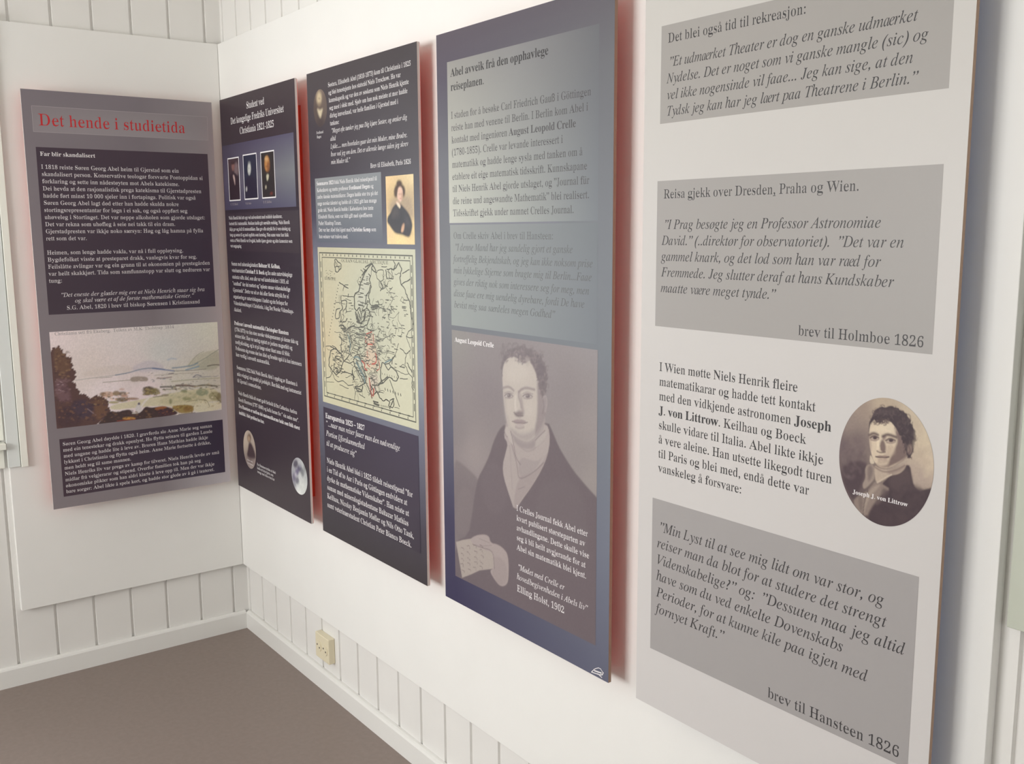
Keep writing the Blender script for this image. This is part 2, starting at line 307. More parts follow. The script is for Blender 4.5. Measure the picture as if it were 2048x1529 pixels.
# ------------------------------------------------------------------ panels: a frame of local coordinates (u right, v up) on each front face
PW, PZ0, PZ1, STAND, THICK = .6222, .6164, 2.0069, .048, .009
PHT = PZ1-PZ0
class Panel:
    def __init__(s, label, start, wall, facemat, back, edge):
        s.wall = wall
        s.org = Vector((start, -STAND, PZ0)) if wall == 'right' else Vector((STAND, start, PZ0))
        s.du = Vector((1, 0, 0)) if wall == 'right' else Vector((0, 1, 0)); s.nrm = Vector((0, -1, 0)) if wall == 'right' else Vector((1, 0, 0))
        s.root = empty('exhibition_panel', s.org, 0 if wall == 'right' else math.pi/2); tag(s.root, label, 'panel', 'exhibition panels hung along the two walls')
        boxes('board', [(0, PW, 0, THICK-.001, 0, PHT)], edge, s.root, .0006)
        boxes('back_sheet', [(.002, PW-.002, THICK-.0012, THICK+.0004, .002, PHT-.002)], back, s.root)
        for a0, m_ in ((.05 if wall == 'back' else .006, M['red'] if wall == 'right' else M['rail']), (PW-.096, M['rail'] if back == M['red'] else back)): boxes('bounce_rail', [(a0, a0+.03, THICK+.0005, STAND, .07, PHT-.07)], m_, s.root)  # rails added behind the panel to bounce colour, mostly red, onto the wall
        s.layer = 1; s.fill('printed_sheet', 0, PW, 0, PHT, facemat)
    def at(s, px, py):                                 # where the photograph's pixel lies on this panel
        d = FWD*F_PX+RGT*(px-W_PX/2)-UPV*(py-H_PX/2); t = (s.org-CAM).dot(s.nrm)/d.dot(s.nrm); p = CAM+d*t-s.org
        return p.dot(s.du), p.z
    def px(s, u, v):
        q = s.org+s.du*u+Vector((0, 0, v))-CAM; return W_PX/2+F_PX*q.dot(RGT)/q.dot(FWD)
    def u_at(s, px, v):
        a, b = -.5, 1.5
        for _ in range(40):
            m = (a+b)/2
            if s.px(m, v) < px: a = m
            else: b = m
        return a
    def y(s): s.layer += 1; return -.00003*s.layer
    def mesh(s, name, uv, faces, m, ink=None, parent=None):
        yy = s.y(); return obj(name, [(u, yy, v) for u, v in uv], faces, m, parent or s.root, ink)
    def fill(s, name, u0, u1, v0, v1, m, parent=None):  # m: a material, or a list of (t, colour) stops from bottom to top
        if not isinstance(m, list): return s.mesh(name, [(u0, v0), (u1, v0), (u1, v1), (u0, v1)], [(0, 1, 2, 3)], m, None, parent)
        return s.grad(name, u0, u1, v0, v1, [(0, m), (1, m)], parent)
    def grad(s, name, u0, u1, v0, v1, cols, parent=None, n=40):  # cols: [(across, [(up, colour), ...]), ...]
        uv, ink, Fc = [], [], []; hs = [c[0] for c in cols]
        for j in range(n+1):
            for h, st in cols:
                uv.append((u0+(u1-u0)*h, v0+(v1-v0)*j/n)); ink.append([np.interp(j/n, [q[0] for q in st], [q[1][k] for q in st]) for k in range(3)])
        k = len(hs)
        for j in range(n):
            for i in range(k-1): Fc.append((j*k+i, j*k+i+1, j*k+k+i+1, j*k+k+i))
        return s.mesh(name, uv, Fc, M['ink'], np.array(ink), parent)
    def rect(s, tl, tr, br, bl):
        p = [s.at(*q) if q else None for q in (tl, tr, br, bl)]; av = lambda a, b, k: np.mean([q[k] for q in (a, b) if q])
        return av(p[0], p[3], 0), av(p[1], p[2], 0), av(p[2], p[3], 1), av(p[0], p[1], 1)
    def text(s, name, m, st, first, last, lines, n=None, em=None, parent=None, label=None):
        """lines of lettering between two left-margin baselines (pixels); each line: (words, right end) or (words, right end, left start)"""
        n = n or len(lines); (u0, v0), (u1, v1) = s.at(*first), s.at(*last); shaped = []
        for i, l in enumerate(lines):
            if not l: shaped.append(None); continue
            k = i/max(1, n-1); v = v0+(v1-v0)*k; us = u0+(u1-u0)*k if len(l) < 3 or l[2] is None else s.u_at(l[2], v)
            V, Fc, wd = shape_line(l[0], st); ue = s.u_at(l[1], v); shaped.append((V, Fc, wd, us, ue, v))
        em = em or float(np.median([(q[4]-q[3])/q[2] for q in shaped if q and q[2] > 3] or [(q[4]-q[3])/q[2] for q in shaped if q]))
        uv, F2 = [], []; b = 0
        for q in shaped:
            if not q: continue
            V, Fc, wd, us, ue, v = q; kx = (ue-us)/wd
            uv.append(np.stack([us+V[:, 0]*kx, v+V[:, 1]*em], 1)); F2 += [tuple(i+b for i in f) for f in Fc]; b += len(V)
        o = s.mesh(name, np.concatenate(uv), F2, m, None, parent)
        if label: o['label'] = label
        return o

# ------------------------------------------------------------------ printed pictures: ink colours laid down shape by shape on a fine grid
def smooth(pts, closed=True, it=2):
    p = np.array(pts, float)
    for _ in range(it):
        q = np.roll(p, -1, 0) if closed else p[1:]; a = p if closed else p[:-1]
        r = np.empty((2*len(a), 2)); r[0::2] = a*.75+q*.25; r[1::2] = a*.25+q*.75
        p = r if closed else np.concatenate([p[:1], r, p[-1:]])
    return p
class Picture:
    def __init__(s, panel, rect=None, oval=None, n=(60, 60)):
        s.p = panel
        if rect:
            u0, u1, v0, v1 = rect; a, b = n; U, V = np.meshgrid(np.linspace(u0, u1, a+1), np.linspace(v0, v1, b+1)); s.uv = np.stack([U.ravel(), V.ravel()], 1)
            s.faces = [(j*(a+1)+i, j*(a+1)+i+1, (j+1)*(a+1)+i+1, (j+1)*(a+1)+i) for j in range(b) for i in range(a)]; s.ext = ((u0, v0), (u1, v1))
        else:
            cu, cv, ru, rv = oval; a, b = n; th = np.arange(b)*2*np.pi/b; L = [np.array([[cu, cv]])]
            for i in range(1, a+1): L.append(np.stack([cu+ru*i/a*np.cos(th), cv+rv*i/a*np.sin(th)], 1))
            s.uv = np.concatenate(L); s.faces = [(0, 1+j, 1+(j+1) % b) for j in range(b)]
            for i in range(a-1): s.faces += [(1+i*b+j, 1+(i+1)*b+j, 1+(i+1)*b+(j+1) % b, 1+i*b+(j+1) % b) for j in range(b)]
            s.ext = ((cu-ru, cv-rv), (cu+ru, cv+rv))
        s.c = np.zeros((len(s.uv), 3)); s.z = (0, 0, 1); s.soft = 1
    def view(s, ox, oy, k): s.z = (ox, oy, k); return s
    def P(s, pts): return np.array([s.p.at(s.z[0]+x/s.z[2], s.z[1]+y/s.z[2]) for x, y in pts])
    def put(s, I, a, col): s.c[I] += (np.array(col)-s.c[I])*np.clip(a, 0, 1)[:, None]; return s
    def wash(s, stops):                                 # soft blend between colours pinned at points
        P = s.P([q[0] for q in stops]); K = np.array([q[1] for q in stops]); d = ((s.uv[:, None]-P[None])**2).sum(2)+1e-6; wt = d**-1.2
        s.c = (wt[:, :, None]*K[None]).sum(1)/wt.sum(1)[:, None]; return s
    def seg(s, A, B, Q):
        d = B-A; L = (d*d).sum(1)+1e-12; best = np.full(len(Q), 1e9)
        for a, e, l in zip(A, d, L):
            t = np.clip(((Q-a)@e)/l, 0, 1); best = np.minimum(best, ((Q-a-t[:, None]*e)**2).sum(1))
        return np.sqrt(best)
    def near(s, p, m): return np.nonzero(((s.uv > p.min(0)-m) & (s.uv < p.max(0)+m)).all(1))[0]
    def poly(s, pts, col, b=1.5, al=1, it=2):           # b: edge softness in millimetres
        b *= s.soft; p = s.P(pts); p = smooth(p, True, it) if it else p; q = np.roll(p, -1, 0); I = s.near(p, b*.002); Q = s.uv[I]; d = s.seg(p, q, Q); ins = np.zeros(len(I), bool)
        for (x0, y0), (x1, y1) in zip(p, q):
            if y0 != y1: ins ^= ((y0 > Q[:, 1]) != (y1 > Q[:, 1])) & (Q[:, 0] < x0+(Q[:, 1]-y0)*(x1-x0)/(y1-y0))
        t = np.clip(np.where(ins, d, -d)/(b*.002)+.5, 0, 1); return s.put(I, al*t*t*(3-2*t), col)
    def ell(s, x, y, rx, ry, col, b=1.5, al=1, rot=0):
        c_, s_ = math.cos(rot), math.sin(rot)
        return s.poly([(x+rx*math.cos(t)*c_-ry*math.sin(t)*s_, y+rx*math.cos(t)*s_+ry*math.sin(t)*c_) for t in np.arange(14)*2*np.pi/14], col, b, al, 1)
    def line(s, pts, wmm, col, al=1, it=2):
        p = smooth(s.P(pts), False, it); I = s.near(p, wmm*.001); d = s.seg(p[:-1], p[1:], s.uv[I]); t = np.clip(1-d/(wmm*.001), 0, 1); return s.put(I, al*t*t*(3-2*t), col)
    def curls(s, region, n, cols, size, wmm, al=.6, seed=1):   # short curved locks scattered inside a region
        rg = random.Random(seed); xs = [p[0] for p in region]; ys = [p[1] for p in region]; k = 0
        while k < n:
            x, y = rg.uniform(min(xs), max(xs)), rg.uniform(min(ys), max(ys)); odd = False
            for (x0, y0), (x1, y1) in zip(region, region[1:]+region[:1]):
                if (y0 > y) != (y1 > y) and x < x0+(y-y0)*(x1-x0)/(y1-y0): odd = not odd
            if not odd: continue
            t = rg.uniform(0, 6.28); r = size*rg.uniform(.5, 1.2); k += 1
            s.line([(x+r*math.cos(t+a)*.8, y+r*math.sin(t+a)) for a in (0, .7, 1.5, 2.3)], wmm*rg.uniform(.7, 1.3), rg.choice(cols), al*rg.uniform(.5, 1), 1)
        return s
    def grain(s, amt, cell=.004):
        i = np.floor(s.uv/cell).astype(int); h = np.sin(i[:, 0]*127.1+i[:, 1]*311.7)*43758.5453; h -= np.floor(h); f = RNG.random(len(s.uv))
        s.c *= (1+amt*(h*.6+f*.4-.5)*2)[:, None]; return s
    def done(s, name, label=None, parent=None):
        o = s.p.mesh(name, s.uv, s.faces, M['ink'], np.clip(s.c, .005, .95), parent)
        if label: o['label'] = label
        return o
def ribbons(panel, name, strokes, m, parent, view, closed=False):
    """thin printed lines: strokes = [(points, width in mm)]"""
    V, Fc = [], []; ox, oy, k = view
    for pts, wd in strokes:
        p = np.array([panel.at(ox+x/k, oy+y/k) for x, y in pts])
        if len(p) > 2: p = smooth(p, False, 1)
        for a, b in zip(p[:-1], p[1:]):
            t = b-a; L = np.hypot(*t)
            if L < 1e-6: continue
            t /= L; q = np.array([-t[1], t[0]])*wd*.0005; e = t*wd*.0003; n = len(V); V += [a-e-q, b+e-q, b+e+q, a-e+q]; Fc.append((n, n+1, n+2, n+3))
    o = panel.mesh(name, V, Fc, m, None, parent)
    for i, vert in enumerate(o.data.vertices): vert.co.y -= (i//4 % 19)*4e-6   # keep crossing strokes from lying in exactly one plane
    return o
def outline(panel, name, rect, wmm, m, parent=None):
    u0, u1, v0, v1 = rect; t = wmm/1000; V, Fc = [], []
    for a in ((u0, u1, v0, v0+t), (u0, u1, v1-t, v1), (u0, u0+t, v0+t, v1-t), (u1-t, u1, v0+t, v1-t)):
        n = len(V); V += [(a[0], a[2]), (a[1], a[2]), (a[1], a[3]), (a[0], a[3])]; Fc.append((n, n+1, n+2, n+3))
    return panel.mesh(name, V, Fc, m, None, parent)

# ================================================================== panel 1, back wall
G1 = [(0, C(138, 129, 133)), (.5, C(136, 127, 132)), (1, C(126, 118, 124))]; G1R = [(0, C(192, 186, 190)), (.5, C(178, 170, 172)), (1, C(148, 140, 143))]
def sheet(p, cols): o = p.root.children[-1]; return o
def panel(label, start, wall, cols, back, edge):
    p = Panel.__new__(Panel); Panel.__init__(p, label, start, wall, M['edge'], M[back], M[edge])
    o = [c for c in p.root.children if c.name.startswith('printed_sheet')][0]; bpy.data.objects.remove(o); p.layer = 0
    p.grad('printed_sheet', 0, PW, 0, PHT, cols); return p
p1 = panel('grey panel headed in red, alone on the back wall beside the corner', -.673, 'back', [(0, G1), (.6, G1), (1, G1R)], 'red', 'edge')
r = p1.rect((62.9, 211), None, None, (66, 263.7)); r = (r[0], PW-.018, r[2], r[3])
hb = p1.grad('heading_box', *r, [(0, [(0, C(146, 138, 142)), (1, C(138, 130, 134))]), (1, [(0, C(158, 151, 154)), (1, C(146, 138, 141))])])
outline(p1, 'box_rule', r, 1.2, M['rule'], hb)
p1.text('heading', M['inkred'], 'r', (77, 250.7), (77, 250.7), [('Det hende i studietida', 371)], label='red heading lettering')
DK1 = [(0, [(0, C(74, 62, 72)), (1, C(70, 56, 68))]), (1, [(0, C(68, 58, 76)), (1, C(80, 68, 78))])]
r = p1.rect((73, 294), (413.8, 308.3), (432, 612.6), (96, 630.6)); p1.grad('text_box', *r, DK1)
p1.text('subheading', M['inkwhite'], 'b', (80, 311.6), (80, 311.6), [('Far blir skandalisert', 190.7)])
p1.text('text_block', M['inkwhite'], 'r', (82.4, 337.5), (98, 566), [
    ('I 1818 reiste Søren Georg Abel heim til Gjerstad som ein', 357.8), ('skandalisert person. Konservative teologar forsvarte Pontoppidan si', 405.7), ('forklaring og sette inn nådestøyten mot Abels katekisme.', 359),
    ('Dei hevda at den rasjonalistisk prega katekisma til Gjerstadpresten', 402.8), ('hadde ført minst 10 000 sjeler inn i fortapinga. Politisk var også', 391.5), ('Søren Georg Abel lagt død etter han hadde skulda nokre', 357.8),
    ('stortingsrepresentantar for løgn i ei sak, og også oppført seg', 375), ('uhøveleg i Stortinget. Det var neppe alkoholen som gjorde utslaget:', 410.5), ('Det var rekna som uhøfleg å seie nei takk til ein dram.', 351),
    ('Gjerstadpresten var ikkje noko særsyn: Høg og låg hamna på fylla', 406.5), ('rett som det var.', 174.4), None, ('Heimen, som lenge hadde vakla, var nå i full oppløysing.', 367), ('Bygdefolket visste at presteparet drakk, vanlegvis kvar for seg.', 394.3),
    ('Feilslåtte avlingar var og ein grunn til at økonomien på prestegården', 419.9), ('var heilt skakkjørt. Tida som samfunnstopp var slutt og nedturen var', 419.9), ('tung:', 125)])
p1.text('quotation', M['inkwhite'], 'i', (121.7, 594.5), (122.5, 606.8), [('"Det eneste der glæder mig ere at Niels Henrich staar sig bra', 409.7), ('og skal være et af de første mathematiske Genier."', 387.4, 150)])
p1.text('attribution', M['inkwhite'], 'r', (133.5, 620), (133.5, 620), [('S.G. Abel, 1820 i brev til biskop Sørensen i Kristiansand', 400)])
r = p1.rect((98.2, 663.4), (435, 645.4), (443.2, 819.7), (113.8, 858.5))
L = Picture(p1, r, n=(260, 142)).view(90, 630, 5.535)
L.wash([((60, 200), (.68, .58, .58)), ((900, 160), (.64, .58, .57)), ((1900, 120), (.62, .61, .52)), ((500, 600), (.62, .54, .51)), ((1300, 400), (.57, .56, .54)), ((1850, 700), (.52, .49, .42)), ((700, 850), (.70, .61, .62)), ((1000, 700), (.62, .54, .53)), ((1100, 850), (.70, .59, .60)), ((1500, 700), (.58, .54, .47))])
K = C
L.poly([(950, 590), (1050, 530), (1160, 500), (1230, 515), (1320, 570), (1300, 620), (1000, 640)], K(186, 178, 184), 6, .7)
L.poly([(400, 640), (700, 560), (900, 550), (1000, 590), (900, 660), (400, 690)], K(196, 184, 176), 6, .5)
L.poly([(1540, 600), (1620, 500), (1700, 430), (1800, 405), (1930, 380), (1940, 620)], K(182, 178, 158), 4, .75)
L.poly([(1640, 600), (1760, 500), (1850, 430), (1930, 380), (1940, 620)], K(166, 164, 146), 5, .7)
for pts, wd, c in [([(1590, 560), (1680, 440), (1760, 405)], 2, (160, 158, 140)), ([(1660, 540), (1760, 490), (1850, 430), (1920, 385)], 3, (140, 142, 128)), ([(1360, 500), (1400, 480), (1450, 490)], 5, (172, 178, 186)),
    ([(340, 725), (520, 700), (760, 672), (900, 650)], 2.4, (166, 160, 156)), ([(780, 668), (940, 640), (1050, 602), (1190, 588), (1320, 605)], 3.6, (112, 124, 142)), ([(1190, 592), (1320, 608), (1430, 622)], 4.2, (92, 108, 146)), ([(1410, 590), (1530, 578), (1640, 560), (1690, 535)], 4.5, (118, 136, 152)), ([(1560, 610), (1640, 590), (1700, 570)], 5, (120, 146, 166)),
    ([(1430, 622), (1600, 618), (1780, 600)], 2.6, (128, 122, 112)), ([(1800, 568), (1870, 552), (1935, 556)], 3.6, (80, 76, 70)), ([(640, 748), (800, 735), (950, 722)], 2.4, (148, 138, 126)), ([(560, 700), (740, 690)], 2, (160, 150, 142)),
    ([(1240, 705), (1330, 700), (1400, 690)], 4, (140, 118, 112)), ([(1280, 712), (1330, 708)], 3, (110, 128, 140)), ([(1370, 655), (1420, 650)], 4, (86, 84, 96)), ([(1640, 690), (1680, 660), (1730, 680)], 3, (96, 98, 116)), ([(1640, 690), (1760, 688), (1900, 680)], 2.2, (128, 124, 128)), ([(1400, 740), (1650, 715), (1930, 700)], 3, (160, 156, 128)), ([(1220, 670), (1500, 650), (1700, 640)], 2.5, (170, 160, 146))]:
    L.line(pts, wd, K(*c), .85)
L.poly([(940, 690), (1040, 680), (1140, 690), (1142, 738), (1050, 735), (950, 748)], K(142, 128, 116), 2.5, .85)
L.poly([(720, 1000), (1000, 950), (1220, 905), (1600, 830), (1900, 800), (1955, 960), (1800, 960), (1640, 1000), (1650, 1090), (1400, 1010), (1200, 1010), (1000, 1030), (720, 1060)], K(194, 186, 154), 3, .85)
L.poly([(1240, 940), (1500, 880), (1780, 850), (1800, 930), (1500, 975), (1300, 1000)], K(178, 170, 136), 5, .5)
L.poly([(1640, 1000), (1760, 945), (1830, 980), (1950, 960), (1960, 1050), (1650, 1090)], K(206, 198, 172), 2.5, .9)
for x, y, rx, ry, c, al in [(1740, 860, 70, 40, (118, 128, 104), .7), (1880, 900, 70, 50, (136, 128, 92), .7), (1930, 920, 30, 60, (116, 106, 76), .7), (1570, 930, 50, 24, (128, 126, 90), .7), (1390, 960, 16, 30, (110, 112, 80), .7), (1540, 845, 40, 20, (120, 124, 90), .8), (1330, 890, 40, 12, (120, 104, 84), .8)]: L.ell(x, y, rx, ry, K(*c), 4, al)
for pts, wd, c in [([(1280, 800), (1370, 795), (1440, 805)], 6, (92, 88, 82)), ([(1450, 785), (1560, 780), (1660, 795)], 6.5, (90, 66, 58)), ([(1660, 795), (1760, 775), (1900, 790)], 5.5, (86, 78, 62)), ([(1200, 910), (1300, 900)], 3, (120, 112, 90)), ([(1560, 965), (1760, 930), (1800, 960), (1820, 1010)], 2.5, (150, 140, 110)), ([(1300, 830), (1500, 820)], 3, (130, 126, 104)), ([(1840, 850), (1920, 940), (1950, 970)], 3, (112, 102, 76))]: L.line(pts, wd, K(*c), .9)
L.ell(1150, 840, 72, 48, K(98, 84, 66), 4, .95); L.ell(1220, 850, 50, 38, K(126, 116, 80), 4, .85); L.ell(1120, 880, 40, 14, K(110, 92, 70), 3, .8)
for x, y, rx, ry, c in [(700, 880, 70, 30, (186, 152, 130)), (640, 880, 36, 24, (128, 102, 80)), (790, 870, 40, 30, (132, 110, 84)), (860, 875, 48, 26, (108, 92, 76)), (880, 900, 40, 16, (176, 140, 122)), (850, 940, 70, 26, (112, 98, 78)), (960, 930, 80, 14, (144, 112, 92)), (760, 970, 60, 14, (150, 140, 96)), (850, 825, 30, 12, (190, 164, 154))]: L.ell(x, y, rx, ry, K(*c), 3.5, .88)
L.line([(1160, 905), (1120, 945), (1085, 985), (1060, 1030)], 6, K(212, 204, 198), .95)
TREE = [(60, 420), (85, 360), (120, 372), (150, 335), (175, 390), (190, 380), (200, 420), (220, 425), (240, 470), (300, 480), (285, 530), (310, 550), (300, 590), (345, 630), (330, 670), (350, 690), (300, 740), (345, 770), (345, 810), (385, 840), (380, 880), (440, 880), (500, 930), (560, 890), (640, 915), (700, 950), (700, 1020), (725, 1050), (715, 1100), (640, 1150), (560, 1225), (130, 1275), (95, 900), (60, 560)]
rt = random.Random(2)
def spiky(pts, k, step=14, start=0, stop=None):     # ragged leafy edge
    out = []
    for i, (a, b) in enumerate(zip(pts, pts[1:]+pts[:1])):
        n_ = max(1, int(math.hypot(b[0]-a[0], b[1]-a[1])/step)) if start <= i < (stop or len(pts)) else 1
        for j in range(n_):
            t = j/n_; m_ = k if j % 2 else -k*.4; out.append((a[0]+(b[0]-a[0])*t+m_*rt.uniform(.2, 1), a[1]+(b[1]-a[1])*t-m_*rt.uniform(.2, 1)))
    return out
def dabs(q, x0, x1, y0, y1, n_, cols, r0, r1, b=1.2, al=.7, flat_=.6):
    for _ in range(n_):
        x, y, r_ = rt.uniform(x0, x1), rt.uniform(y0, y1), rt.uniform(r0, r1); q.ell(x, y, r_, r_*flat_, K(*rt.choice(cols)), b, al*rt.uniform(.5, 1), rt.uniform(-.5, .5))
L.poly(spiky(TREE, 13, 13, 0, 29), K(88, 66, 64), 1.6, 1, 0)
L.poly([(90, 380), (150, 345), (200, 440), (290, 500), (270, 640), (170, 640), (100, 560)], K(104, 80, 66), 6, .8); L.poly([(100, 740), (200, 700), (260, 820), (300, 960), (140, 960)], K(116, 90, 96), 8, .7); L.poly([(300, 960), (440, 930), (560, 1020), (520, 1140), (260, 1160)], K(72, 60, 72), 8, .85); L.poly([(540, 920), (680, 960), (700, 1080), (600, 1180), (540, 1080)], K(110, 82, 66), 6, .8)
L.poly([(130, 1040), (260, 1000), (400, 1140), (400, 1230), (135, 1268)], K(74, 56, 60), 8, .8)
for pts in ([(130, 720), (190, 750)], [(130, 770), (200, 775)], [(150, 830), (220, 850)], [(470, 1040), (560, 1110)]): L.line(pts, 1.8, K(170, 150, 154), .7)
L.poly([(640, 1150), (715, 1060), (800, 1080), (860, 1060), (940, 1045), (970, 1085), (1060, 1085), (1110, 1010), (1170, 1030), (1240, 1020), (1330, 1010), (1420, 1045), (1500, 1110), (900, 1185), (560, 1230)], K(70, 56, 56), 2.5)
L.poly([(1205, 1040), (1260, 1015), (1330, 1012), (1360, 1030), (1240, 1060)], K(150, 96, 62), 3, .9); L.poly([(1240, 1060), (1340, 1035), (1430, 1060), (1470, 1110), (1260, 1130)], K(74, 54, 60), 4, .9)
L.poly([(1390, 1020), (1500, 995), (1640, 1000), (1650, 1080), (1500, 1095), (1440, 1060)], K(146, 124, 70), 3, .95); L.ell(1580, 1040, 50, 26, K(126, 92, 56), 5, .7); L.line([(1480, 1105), (1660, 1085)], 3, K(70, 56, 46), .9)
L.ell(930, 1148, 70, 14, K(196, 146, 78), 4, .9); L.line([(800, 1175), (1000, 1160)], 3, K(140, 62, 52), .8)
L.ell(1035, 1040, 34, 48, K(196, 190, 188), 2.5, .95); L.ell(1040, 985, 14, 14, K(104, 96, 110), 1.5); L.line([(970, 1090), (1020, 1090)], 4, K(200, 192, 180), .9)
dabs(L, 110, 280, 400, 700, 60, [(122, 96, 76), (72, 54, 54), (134, 106, 80), (96, 72, 62)], 8, 22); dabs(L, 110, 300, 700, 980, 50, [(126, 100, 104), (84, 62, 66), (110, 84, 84)], 8, 24); dabs(L, 160, 680, 960, 1180, 110, [(64, 52, 62), (104, 78, 66), (124, 92, 72), (80, 62, 68)], 8, 24)
dabs(L, 500, 720, 900, 1000, 24, [(150, 128, 96), (96, 76, 62), (84, 64, 56)], 6, 16); dabs(L, 620, 930, 860, 960, 46, [(196, 150, 120), (104, 84, 66), (150, 128, 90), (214, 186, 168), (92, 74, 60)], 6, 18); dabs(L, 1080, 1270, 800, 890, 40, [(74, 62, 50), (132, 116, 76), (110, 90, 66), (160, 144, 100)], 6, 18)
dabs(L, 1290, 1930, 760, 830, 60, [(84, 70, 60), (180, 166, 140), (120, 120, 96), (70, 54, 50), (206, 192, 172)], 6, 20, 1.2, .8, .35); dabs(L, 1300, 1930, 830, 960, 60, [(196, 186, 148), (150, 150, 116), (128, 132, 104), (206, 196, 164)], 8, 26, 2, .5, .4); dabs(L, 950, 1930, 640, 740, 60, [(120, 110, 104), (196, 184, 166), (140, 132, 124), (110, 120, 138), (212, 200, 186)], 5, 18, 1.2, .7, .3)
dabs(L, 730, 1240, 1060, 1160, 60, [(58, 46, 50), (96, 74, 62), (120, 92, 70), (80, 62, 62)], 7, 20); dabs(L, 1240, 1470, 1030, 1110, 30, [(62, 46, 54), (128, 84, 62), (84, 58, 56)], 6, 18); dabs(L, 1420, 1650, 1000, 1085, 36, [(166, 142, 84), (112, 88, 56), (140, 104, 66)], 6, 16); dabs(L, 1680, 1940, 900, 1040, 26, [(176, 160, 120), (130, 116, 84), (214, 204, 180)], 6, 18)
dabs(L, 420, 1100, 740, 880, 30, [(210, 196, 192), (196, 182, 178)], 10, 30, 3, .4, .3)
L.c *= 1.3
L.grain(.09, .003).done('landscape_picture', 'pale watercolour view over a wide valley with a dark tree at left')
p1.text('picture_caption', M['inkgrey'], 'r', (109, 671.6), (109, 671.6), [('Christiania sett frå Ekeberg.  Teikna av M.K. Tholstrup  1814', 348)])
r = p1.rect((119, 877.9), (445, 840.8), (450.4, 943.8), (127, 995)); p1.grad('text_box', *r, [(0, [(0, C(76, 60, 70)), (1, C(76, 60, 70))]), (1, [(0, C(66, 58, 76)), (1, C(66, 58, 76))])])
p1.text('text_block', M['inkwhite'], 'r', (125.2, 892.3), (132.5, 987.2), [
    ('Søren Georg Abel døydde i 1820. I gravferda slo Anne Marie seg saman', 424.2), ('med ein tenestekar og drakk openlyst. Ho flytta seinare til garden Lunde', 425), ('med ungane og hadde lite å leve av. Broren Hans Mathias hadde ikkje', 416), ('lykkast i Christiania og flytta også heim. Anne Marie fortsette å drikke,', 422), ('men heldt seg til same mannen.', 262.5),
    ('Niels Henriks liv var prega av kamp for tilveret. Niels Henrik levde av små', 438.7), ('midlar frå velgjerarar og stipend. Overfor familien tok han på seg', 401.7), ('økonomiske plikter som han aldri klarte å leve opp til. Men der var ikkje', 429), ('bare sorger: Abel likte å spele kort, og hadde stor glede av å gå i teateret.', 428.8)])

# ================================================================== panel 2, right wall nearest the corner
D2 = [(0, C(62, 52, 58)), (.3, C(56, 45, 55)), (.7, C(52, 42, 52)), (1, C(58, 46, 52))]
p2 = panel('black panel with three small portraits in a row, beside the corner on the right wall', .1205, 'right', [(0, D2), (1, D2)], 'red', 'edge')
p2.text('heading', M['inkwhite'], 'r', (462.5, 225.6), (465, 271.5), [('Student ved', 528.5, 492.8), ('Det kongelige Fredriks Universitet', 567.6, 461.4), ('Christiania 1821-1825', 548, 479.5)], label='white heading lettering')
r = p2.rect((443.5, 291.8), (584.6, 266), (595, 414.8), (451.5, 419.4))
p2.grad('picture_band', *r, [(0, [(0, C(70, 64, 88)), (.5, C(84, 76, 96)), (1, C(66, 58, 76))]), (.5, [(0, C(78, 74, 98)), (.5, C(104, 100, 112)), (1, C(78, 72, 94))]), (1, [(0, C(88, 86, 106)), (.5, C(120, 122, 126)), (1, C(86, 82, 104))])])
def small(panel, corners, name, n, fn, label, frame=True):
    r = panel.rect(*corners)
    P_ = Picture(panel, r, n=n); fn(P_); o = P_.done(name, label)
    if frame: outline(panel, 'picture_border', (r[0]-.003, r[1]+.003, r[2]-.003, r[3]+.003), 4, M['inkwhite'], o)
V2 = (435, 160, 5.882)
def f1(q):
    q.view(*V2).wash([((120, 940), K(78, 60, 66)), ((240, 1400), K(52, 38, 48)), ((150, 1300), K(50, 38, 46))]); q.ell(222, 1050, 26, 80, K(130, 110, 112), 8, .8); q.ell(183, 1015, 18, 55, K(128, 92, 88), 5); q.ell(180, 975, 22, 22, K(70, 50, 52), 4)
    q.poly([(150, 1110), (195, 1090), (240, 1120), (262, 1400), (150, 1400)], K(52, 38, 46), 4); q.poly([(176, 1110), (205, 1130), (210, 1250), (196, 1200)], K(186, 160, 156), 4); q.grain(.1, .006)
def f2(q):
    q.view(*V2).wash([((300, 900), K(44, 46, 66)), ((470, 1380), K(50, 46, 62))]); q.poly([(330, 1160), (375, 1130), (440, 1150), (474, 1390), (322, 1395)], K(44, 38, 56), 5); q.ell(374, 1045, 19, 75, K(196, 196, 190), 5); q.ell(374, 1100, 12, 18, K(150, 150, 150), 4, .7); q.ell(368, 1042, 8, 8, K(130, 130, 132), 3, .7); q.ell(374, 975, 18, 18, K(120, 120, 126), 6, .7); q.ell(342, 1285, 9, 28, K(176, 172, 172), 4); q.grain(.08, .006)
def f3(q):
    q.view(*V2).wash([((520, 880), K(52, 46, 46)), ((670, 1370), K(54, 46, 46))]); q.ell(583, 985, 30, 92, K(178, 124, 74), 7); q.ell(600, 1020, 18, 60, K(124, 80, 52), 6, .8); q.ell(575, 930, 20, 30, K(200, 160, 112), 6, .8); q.ell(578, 1018, 12, 8, K(100, 60, 42), 4, .7)
    q.poly([(540, 1160), (590, 1110), (640, 1130), (676, 1370), (530, 1385)], K(48, 42, 44), 5); q.poly([(572, 1110), (608, 1110), (600, 1170), (582, 1195)], K(190, 184, 160), 4); q.ell(570, 1262, 8, 22, K(180, 170, 150), 4); q.ell(635, 1335, 16, 16, K(120, 58, 48), 6, .8); q.grain(.08, .006)
small(p2, ((455.4, 319), (476, 315), (481.5, 399.4), (460, 401.2)), 'portrait_picture', (26, 50), f1, 'leftmost portrait, dark and reddish')
